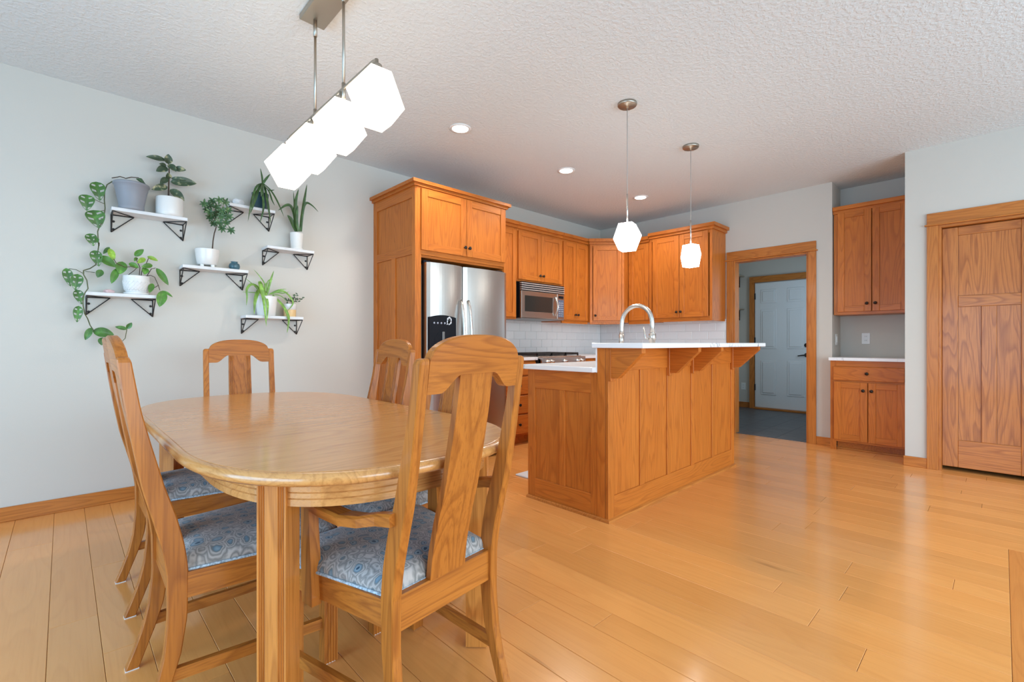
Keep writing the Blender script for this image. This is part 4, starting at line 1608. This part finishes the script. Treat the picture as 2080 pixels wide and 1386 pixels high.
def Z1(x, y): return (100 + x / 6.3, 280 + y / 6.3)
def Z2(x, y): return (100 + x / 6.025, 480 + y / 6.025)
def Z3(x, y): return (340 + x / 5.775, 320 + y / 5.775)
def Z4(x, y): return (400 + x / 7.296, 500 + y / 7.296)


def P(Z, x, y, yy): return atY(*Z(x, y), yy)


def leaf_mesh(base, tip, w, kind='oval', curl=.12, holes=False, nrm=None, n=10):
    """leaf blade between two points, facing the room, with a folded midrib"""
    base, tip = Vector(base), Vector(tip)
    d = tip - base
    L = d.length
    d.normalize()
    nr = Vector(nrm if nrm else (0, -1, .15)).normalized()
    sd = d.cross(nr).normalized()
    nr = sd.cross(d).normalized()
    mb = MB()
    rows = []
    cols = (-1, -.80, -.26, 0, .26, .80, 1)
    for i in range(n + 1):
        q = i / n
        if kind == 'heart':
            wd = sin(pi * min(1, q * .62 + .30) ** 1.0) if q > 0 else .55
            wd = (sin(pi * (q ** .62)) ** .8) if 0 < q < 1 else 0.0
        elif kind == 'strap':
            wd = min(1, q * 6 + .35) * (1 - max(0, q - .55) / .45) ** .8 if q < 1 else 0
        else:
            wd = sin(pi * q ** .85) ** .75 if 0 < q < 1 else 0.0
        row = []
        for c in cols:
            off = c * wd * w / 2
            p = base + d * (L * q - (abs(c) * .16 * w * sin(pi * q) if holes else 0)) + sd * off + nr * (abs(c) * wd * w * .16 + curl * L * (sin(pi * q) * .5 - q * q * .6))
            if kind == 'heart' and i == 0:
                p = base
            row.append(p)
        rows.append(row)
    if kind == 'heart':
        for r, k in ((1, .10), (2, .04)):
            for j, c in enumerate(cols):
                rows[r][j] = rows[r][j] - d * (L * k * abs(c))
    vs = [p for r in rows for p in r]
    m = len(cols)
    fs = []
    for i in range(n):
        for j in range(m - 1):
            if holes and j in (1, 4) and i % 3 != 0 and 1 < i < n - 1 and (i + j) % 3 != 2:
                continue
            fs.append((i * m + j, i * m + j + 1, (i + 1) * m + j + 1, (i + 1) * m + j))
    mb.add(vs, fs, True)
    return mb


def leafpart(parent, mb, mat, name='leaf'):
    og = wloc(parent)
    me = mb.mesh(name, mat, og, recalc=False)
    o = link(name, me, parent)
    return o


def strap(parent, pts, w, mat, name='leaf'):
    """long narrow blade following points"""
    pts = [Vector(p) for p in pts]
    # resample with Catmull-Rom
    res = []
    n = len(pts)
    for i in range(n - 1):
        p0, p1, p2, p3 = pts[max(i - 1, 0)], pts[i], pts[i + 1], pts[min(i + 2, n - 1)]
        for k in range(5):
            s = k / 5
            res.append(.5 * ((2 * p1) + (p2 - p0) * s + (2 * p0 - 5 * p1 + 4 * p2 - p3) * s * s + (3 * p1 - p0 - 3 * p2 + p3) * s ** 3))
    res.append(pts[-1])
    m = len(res)
    rows = []
    for i, p in enumerate(res):
        t_ = (res[min(i + 1, m - 1)] - res[max(i - 1, 0)]).normalized()
        sd = t_.cross(Vector((0.15, -1, .25))).normalized()
        nr = sd.cross(t_)
        q = i / (m - 1)
        wd = w * (.55 + .45 * min(1, q * 4)) * (1 - max(0, q - .6) / .4) ** .7 if q < 1 else w * .04
        rows.append([p - sd * wd / 2 + nr * wd * .18, p, p + sd * wd / 2 + nr * wd * .18])
    mb = MB()
    fs = []
    for i in range(m - 1):
        for j in range(2):
            fs.append((i * 3 + j, i * 3 + j + 1, i * 3 + j + 4, i * 3 + j + 3))
    mb.add([p for r in rows for p in r], fs, True)
    return leafpart(parent, mb, mat, name)


def pot(parent, x, y, z, prof, mat, soil_r, soil_z, name='pot'):
    o = part(name, MB().lathe(prof, (x, y, z), (0, 0, 1), 28), mat, parent)
    part('soil', MB().lathe([(0, soil_z - .01), (soil_r, soil_z - .01), (soil_r, soil_z), (0, soil_z + .004)], (x, y, z), (0, 0, 1), 24), SOIL, parent)
    return o


def openpot(r0, r1, h, t=.006, lip=0.0):
    """closed profile of an open vessel: outside up, inside down"""
    return [(0, 0), (r0, 0), (r0 + (r1 - r0) * .5, h * .5), (r1, h - .012), (r1 + lip, h - .010), (r1 + lip, h), (r1 - t, h), (r1 - t - .002, h * .72), (0, h * .70)]


# --- swiss-cheese vine in the grey pot
z0 = S1[2]
px_ = .330
t = thing('trailing_monstera', 'swiss-cheese vine trailing down the wall from a grey plastic pot', 'plant', (px_, YPL, z0), group=None)
prof = [(0, 0), (.066, 0), (.070, .004), (.071, .02), (.069, .024), (.088, .118), (.091, .122), (.093, .142), (.100, .146), (.101, .153), (.098, .160), (.090, .160), (.084, .115), (0, .112)]
prof = [(r * .975, h * 1.12) for r, h in prof]
pot(t, px_, 4.0235, z0, prof, GREYPOT, .081, .140)
YV = 4.06
vine = [P(Z1, *p, YV) for p in ((860, 545), (800, 562), (740, 600), (710, 680), (705, 800), (715, 900), (695, 1060), (640, 1140), (620, 1200), (625, 1290), (635, 1386))]
vine += [P(Z2, *p, YV if p[1] < 420 or p[1] > 960 else 3.955) for p in ((610, 80), (595, 190), (570, 350), (500, 395), (420, 420), (420, 470), (460, 540), (475, 640), (440, 690), (410, 750), (415, 850), (435, 950), (470, 1010), (500, 1090), (540, 1150), (700, 1230))]
part('vine', MB().tube(vine, .0032, 6), STEMG, t)
part('tendril', MB().tube([P(Z2, *p, 4.04) for p in ((700, 1230), (850, 1330), (930, 1250), (950, 1140))], .0022, 6), STEMG, t)
part('tendril', MB().tube([P(Z1, *p, 4.0) for p in ((800, 515), (870, 505), (905, 495), (980, 520), (1050, 505), (1140, 512), (1210, 560))], .003, 6), STEMB, t)
MON = [(Z1, (600, 562), (650, 805), 185), (Z1, (480, 728), (480, 935), 185), (Z1, (560, 925), (640, 1160), 235), (Z1, (515, 1225), (570, 1386), 140), (Z1, (605, 1275), (612, 1345), 55),
       (Z2, (550, 172), (610, 370), 140), (Z2, (205, 390), (262, 615), 115), (Z2, (350, 462), (320, 665), 140), (Z2, (335, 655), (400, 835), 115), (Z2, (360, 852), (340, 1055), 108),
       (Z2, (640, 410), (590, 505), 90), (Z2, (512, 1120), (440, 1272), 82), (Z2, (650, 1240), (640, 1335), 95), (Z2, (740, 135), (660, 215), 55)]
for i, (Z, b_, e_, w_) in enumerate(MON):
    yy = YV - .012 - .012 * (i % 3) if i != 13 else 4.085
    sc_ = {Z1: 6.3, Z2: 6.025}[Z]
    wm = w_ / sc_ / 375.0
    leafpart(t, leaf_mesh(P(Z, *b_, yy), P(Z, *e_, yy - .01), wm, holes=(w_ > 100), curl=.10), LEAF_MON)
for (b_, e_, w_) in (((530, 1160), (795, 1205), 130), ((955, 1138), (805, 1108), 55), ((950, 1135), (1012, 1058), 60)):
    leafpart(t, leaf_mesh(P(Z2, *b_, 4.03), P(Z2, *e_, 4.02), w_ / 6.025 / 340, curl=.08), LEAF_MON)
for (b_, m_) in (((545, 775), (705, 845)), ((630, 942), (715, 930)), ((660, 1035), (700, 1035))):
    part('petiole', MB().tube([P(Z1, *b_, YV - .01), P(Z1, *m_, YV)], .002, 5), STEMG, t)
for pp in (((240, 398), (330, 410), (415, 455)), ((440, 430), (500, 438), (560, 445))):
    part('petiole', MB().tube([P(Z2, *q, YV - .005) for q in pp], .002, 5), STEMG, t)
for (b_, e_) in (((1110, 520), (1240, 600)), ((1150, 515), (1200, 575))):
    leafpart(t, leaf_mesh(P(Z1, *b_, 4.0), P(Z1, *e_, 3.98), .02), LEAF_SUC)

# --- rubber plant
x2 = .541
t = thing('rubber_plant', 'variegated rubber plant in a glossy white cylinder pot', 'plant', (x2, YPL, S1[2]))
pot(t, x2, YPL, S1[2], [(0, 0), (.070, 0), (.076, .004), (.080, .02), (.081, .128), (.079, .132), (.074, .132), (.073, .100), (0, .098)], CERAMIC, .073, .112)
part('stem', MB().tube([P(Z1, *p, YPL) for p in ((1525, 760), (1528, 640), (1530, 560), (1535, 440), (1528, 330))], [.0055, .005, .0045, .004, .003], 7), STEMB, t)
for (b_, e_, w_) in (((1490, 290), (1240, 235), 78), ((1520, 335), (1525, 208), 100), ((1525, 340), (1625, 430), 95), ((1600, 400), (1750, 412), 88), ((1515, 385), (1370, 425), 100), ((1500, 355), (1408, 332), 50),
                     ((1530, 525), (1520, 448), 75), ((1515, 515), (1420, 590), 80), ((1550, 565), (1888, 580), 140), ((1560, 520), (1768, 540), 60), ((1515, 625), (1312, 660), 100), ((1545, 660), (1732, 805), 120)):
    leafpart(t, leaf_mesh(P(Z1, *b_, YPL - .005), P(Z1, *e_, YPL - .035), w_ / 6.3 / 320, curl=.10), LEAF_RUB)

# --- umbrella plant (schefflera)
cpt = P(Z3, 468, 1255, YPL)
xs = cpt.x
t = thing('umbrella_plant', 'leafy umbrella plant in a footed white bowl pot', 'plant', (xs, YPL, S2[2]))
ft = MB()
for a in range(4):
    ft.box((xs + .046 * cos(a * pi / 2 + .6) - .011, YPL + .046 * sin(a * pi / 2 + .6) - .011, S2[2]), (xs + .046 * cos(a * pi / 2 + .6) + .011, YPL + .046 * sin(a * pi / 2 + .6) + .011, S2[2] + .024), .003)
part('feet', ft, CERAMIC, t)
pot(t, xs, YPL, S2[2], [(0, .018), (.058, .018), (.064, .022), (.072, .07), (.078, .125), (.079, .132), (.073, .132), (.068, .10), (0, .098)], CERAMIC, .068, .112)
trunk = [P(Z3, *p, YPL) for p in ((528, 1070), (535, 980), (550, 890), (572, 820), (560, 720), (570, 600))]
part('trunk', MB().tube(trunk, [.0045, .0042, .004, .0035, .003, .002], 7), STEMB, t)
rg = random.Random(11)
CL = [(430, 540), (465, 610), (530, 510), (610, 500), (680, 520), (575, 580), (640, 620), (710, 610), (550, 670), (630, 690), (720, 690), (500, 700), (540, 770), (610, 760), (690, 760), (640, 830), (745, 850), (490, 560), (600, 640), (680, 670), (500, 640)]
for i, (x, y) in enumerate(CL):
    yy = YPL - .05 + .09 * rg.random()
    if x > 600:
        yy = YPL - .125 - .02 * rg.random()      # crown leans out in front of the neighbouring shelf
    c = P(Z3, x, y, yy)
    mb = MB()
    a0 = rg.random() * 6
    for k in range(7):
        a = a0 + 2 * pi * k / 7
        dirv = Vector((cos(a), -.35 + .3 * rg.random(), sin(a) * .9 - .25))
        lm = leaf_mesh(c, c + dirv.normalized() * rg.uniform(.030, .040), .0135, n=5, curl=.1)
        mb.add(lm.v, lm.f, True)
    leafpart(t, mb, LEAF_SCH, 'compound_leaf')
    part('petiole', MB().tube([c, c + (P(Z3, 565, 740, YPL) - c) * .8], .0012, 4), STEMG, t)

# --- small vase
vv = P(Z3, 786, 1300, YPL)
single('vase', MB().lathe([(0, 0), (.020, 0), (.034, .012), (.038, .028), (.034, .046), (.022, .056), (.021, .060), (.026, .064), (.023, .064), (.018, .058), (0, .05)], (vv.x, YPL, S2[2]), (0, 0, 1), 24), BLUEVASE,
       'small round blue glazed vase on the wall shelf beside the umbrella plant', 'vase', (vv.x, YPL, S2[2]))

# --- teal planter with long arching leaves, white stone
tp = P(Z3, 1090, 560, YPL)
t = thing('arching_plant', 'plant with long arching leaves in a dark teal planter', 'plant', (tp.x, YPL, S3[2]))
pot(t, tp.x, YPL, S3[2], [(0, 0), (.052, 0), (.054, .004), (.054, .016), (.050, .018), (.060, .120), (.061, .128), (.056, .128), (.052, .09), (0, .088)], TEALPOT, .054, .108)
C0 = P(Z3, 1115, 330, YPL - .02)
for pts, w_ in ((((1115, 320), (1110, 240), (1090, 125)), 26), (((1120, 310), (1150, 260), (1205, 195)), 30), (((1110, 305), (1040, 350), (985, 520), (945, 750)), 26), (((1110, 305), (1070, 370), (1020, 520), (972, 660)), 34),
                (((1115, 305), (1115, 420), (1125, 600), (1085, 765)), 30), (((1118, 305), (1105, 380), (1098, 460)), 34), (((1125, 310), (1150, 400), (1185, 600), (1212, 775)), 34), (((1125, 320), (1190, 400), (1225, 500), (1260, 565)), 24),
                (((1130, 310), (1220, 400), (1300, 540), (1366, 695)), 26), (((1130, 330), (1190, 385), (1258, 380)), 20), (((1112, 310), (1050, 400), (1000, 470), (985, 600)), 28)):
    yy0, yy1 = YPL - .015, YPL - .105
    n = len(pts)
    strap(t, [P(Z3, *p, yy0 + (yy1 - yy0) * min(1, 2.0 * i / (n - 1))) if pts[-1][1] > 300 else P(Z3, *p, YPL - .02) for i, p in enumerate(pts)], w_ / 5.775 / 300, LEAF_DARK)


def rock(name, label, c, r, mat, cat, seed):
    rr = random.Random(seed)
    bm = bmesh.new()
    bmesh.ops.create_icosphere(bm, subdivisions=2, radius=1.0)
    for v in bm.verts:
        k = 1 + rr.uniform(-.12, .12)
        v.co = Vector((v.co.x * r[0] * k, v.co.y * r[1] * k, max(v.co.z, -.75) * r[2] * k))
    zmin = min(v.co.z for v in bm.verts)
    for v in bm.verts:
        v.co.z -= zmin
    me = bpy.data.meshes.new(name)
    bm.to_mesh(me)
    bm.free()
    me.materials.append(mat)
    return tag(link(name, me, None, c), label, cat)


p_ = P(Z3, 830, 525, YPL)
rock('stone', 'chunky white stone on the short wall shelf beside the teal planter', (p_.x, YPL, S3[2]), (.042, .036, .033), STONE, 'stone', 4)
p_ = P(Z2, 728, 672, YPL)
rock('crystal', 'pale pink stone on the wall shelf beside the pothos pot', (p_.x, YPL, S5[2]), (.030, .026, .015), PINK, 'stone', 5)

# --- strap-leaved plant in slim white pot
op = P(Z3, 1516, 1050, YPL)
t = thing('strap_leaf_plant', 'upright strap-leaved plant in a slim white pot', 'plant', (op.x, YPL, S4[2]))
pot(t, op.x, YPL, S4[2], [(0, 0), (.047, 0), (.049, .004), (.049, .018), (.046, .020), (.050, .135), (.051, .142), (.046, .142), (.043, .10), (0, .098)], CERAMIC, .044, .12)
for pts, w_ in ((((1500, 870), (1492, 650), (1478, 395)), 22), (((1520, 870), (1500, 680), (1500, 530), (1538, 370)), 48), (((1550, 870), (1580, 650), (1610, 470), (1637, 315)), 36), (((1500, 870), (1490, 700), (1450, 580), (1390, 562), (1300, 622)), 42),
                (((1570, 870), (1585, 650), (1620, 540), (1690, 560), (1772, 640)), 32), (((1500, 860), (1450, 740), (1405, 676)), 60), (((1530, 870), (1510, 720), (1530, 560)), 45)):
    strap(t, [P(Z3, *p, YPL - .006 * i) for i, p in enumerate(pts)], w_ / 5.775 / 270, LEAF_DARK)

# --- pothos in white lattice pot
pp = P(Z2, 1065, 690, YPL)
t = thing('pothos', 'trailing golden pothos in a white lattice-patterned pot', 'plant', (pp.x, YPL, S5[2]))
po = pot(t, pp.x, YPL, S5[2], [(0, .012), (.050, .012), (.060, .022), (.069, .055), (.073, .085), (.0745, .092), (.073, .095), (.073, .122), (.074, .126), (.069, .126), (.066, .09), (0, .088)], CERAMIC_COOL, .066, .108)
part('saucer', MB().lathe([(0, 0), (.062, 0), (.070, .012), (.068, .014), (.0, .013)], (pp.x, YPL, S5[2]), (0, 0, 1), 28), CERAMIC_COOL, t)
lat = MB()
for s in (-1, 1):
    for k in range(22):
        pts = []
        for i in range(7):
            q = i / 6
            zz = .026 + q * .062
            r_ = .0615 + (.0735 - .0615) * q ** .7
            a = 2 * pi * k / 22 + s * q * .75
            pts.append((pp.x + r_ * cos(a), YPL + r_ * sin(a), S5[2] + zz))
        lat.tube(pts, .0016, 4)
part('lattice_relief', lat, CERAMIC_COOL, po)
for pts in (((1120, 500), (1140, 400), (1190, 330), (1215, 270)), ((960, 480), (1040, 420), (1070, 390), (1000, 372), (930, 380), (820, 330), (790, 280)), ((1100, 500), (1110, 380), (1080, 320), (1060, 260)),
            ((1180, 490), (1240, 480), (1290, 500), (1330, 590), (1355, 660)), ((1200, 480), (1250, 400), (1300, 390)), ((1340, 600), (1290, 630))):
    part('stem', MB().tube([P(Z2, *p, YPL - .02 - .014 * i) for i, p in enumerate(pts)], .0024, 5), STEMB, t)
for (b_, e_, w_, m_) in (((1045, 245), (1157, 160), 85, LEAF_POT), ((1075, 260), (1040, 305), 45, LEAF_POT), ((1175, 270), (1080, 330), 75, LEAF_LIME), ((1200, 248), (1332, 302), 62, LEAF_LIME), ((975, 330), (1097, 388), 80, LEAF_POT),
                         ((1265, 355), (1130, 375), 80, LEAF_POT), ((1185, 390), (1165, 468), 90, LEAF_POT), ((1310, 390), (1460, 600), 95, LEAF_POT), ((1265, 578), (1225, 692), 78, LEAF_POT), ((1395, 665), (1350, 865), 135, LEAF_POT),
                         ((1400, 668), (1512, 746), 38, LEAF_POT), ((895, 310), (865, 465), 140, LEAF_POT), ((832, 395), (760, 580), 92, LEAF_POT), ((620, 245), (818, 378), 125, LEAF_POT), ((735, 150), (795, 298), 85, LEAF_LIME)):
    yy = 3.955 if b_[0] > 1380 else YPL - .035 if b_[0] > 950 else 4.035
    leafpart(t, leaf_mesh(P(Z2, *b_, yy), P(Z2, *e_, yy - .02), w_ / 6.025 / 375, kind='oval', curl=.06), m_)

# --- spider plant
sp_ = P(Z4, 1030, 1010, YPL)
t = thing('spider_plant', 'spider plant with arching light green blades in white pot', 'plant', (sp_.x, YPL, S6[2]))
pot(t, sp_.x, YPL, S6[2], [(0, 0), (.062, 0), (.066, .004), (.072, .07), (.079, .150), (.079, .155), (.073, .155), (.068, .11), (0, .108)], CERAMIC_COOL, .070, .135)
for pts, w_, dy in ((((1020, 720), (1000, 560), (930, 450), (838, 345)), 18, .0), (((1040, 720), (1075, 560), (1140, 365)), 34, .0), (((1000, 730), (950, 590), (935, 562), (985, 800), (1030, 1190)), 60, .09), (((1030, 720), (1010, 690), (1045, 880), (1038, 1110)), 42, .09),
                    (((960, 720), (910, 670), (862, 800), (848, 1012)), 52, .08), (((960, 720), (900, 610), (805, 570), (738, 640), (742, 760), (733, 882)), 34, .03), (((930, 690), (850, 590), (700, 462)), 14, .0), (((940, 700), (850, 690), (660, 680)), 12, .02),
                    (((1060, 720), (1200, 655), (1330, 638)), 18, .0), (((1090, 715), (1270, 668), (1390, 770), (1420, 860), (1335, 972)), 28, .06), (((1120, 730), (1250, 860), (1335, 1000), (1358, 1120), (1335, 1290)), 44, .09), (((1120, 720), (1240, 740), (1345, 830)), 14, .03),
                    (((1030, 700), (1040, 560), (1070, 505), (1125, 498)), 16, .0), (((1000, 715), (1010, 600), (1030, 540)), 28, .0), (((1080, 715), (1180, 690), (1280, 700), (1370, 675)), 16, .02)):
    n = len(pts)
    strap(t, [P(Z4, *p, YPL - dy * min(1, 1.6 * i / (n - 1))) for i, p in enumerate(pts)], w_ / 7.296 / 255, LEAF_SPI)

# --- small peach pot
sp2 = P(Z4, 1378, 1020, YPL)
t = thing('succulent', 'tiny succulent in a small white and peach pot', 'plant', (sp2.x, YPL, S6[2]))
pot(t, sp2.x, YPL, S6[2], [(0, .05), (.0465, .05), (.0475, .096), (.0475, .105), (.043, .105), (.040, .08), (0, .078)], CERAMIC_COOL, .041, .09)
part('dipped_base', MB().lathe([(0, 0), (.043, 0), (.046, .004), (.0472, .055), (.0465, .060), (0, .06)], (sp2.x, YPL, S6[2]), (0, 0, 1), 26), PEACH, t)
rg = random.Random(5)
mb = MB()
for i in range(34):
    x, y = rg.uniform(1330, 1560), rg.uniform(715, 830)
    if x < 1420 and y < 785:
        continue
    c = P(Z4, x, y, YPL - .02 + .03 * rg.random())
    lm = leaf_mesh(c, c + Vector((rg.uniform(-1, 1), rg.uniform(-.6, .2), rg.uniform(-.3, 1))).normalized() * .024, .011, n=4)
    mb.add(lm.v, lm.f, True)
o = leafpart(t, mb, LEAF_SUC, 'foliage')
o['kind'] = 'stuff'
for (x, y) in ((1440, 740), (1490, 760), (1530, 770), (1350, 800)):
    part('stem', MB().tube([P(Z4, 1400, 850, YPL), P(Z4, (1400 + x) / 2 + 10, 815, YPL), P(Z4, x, y, YPL - .01)], .0018, 5), STEMB, t)
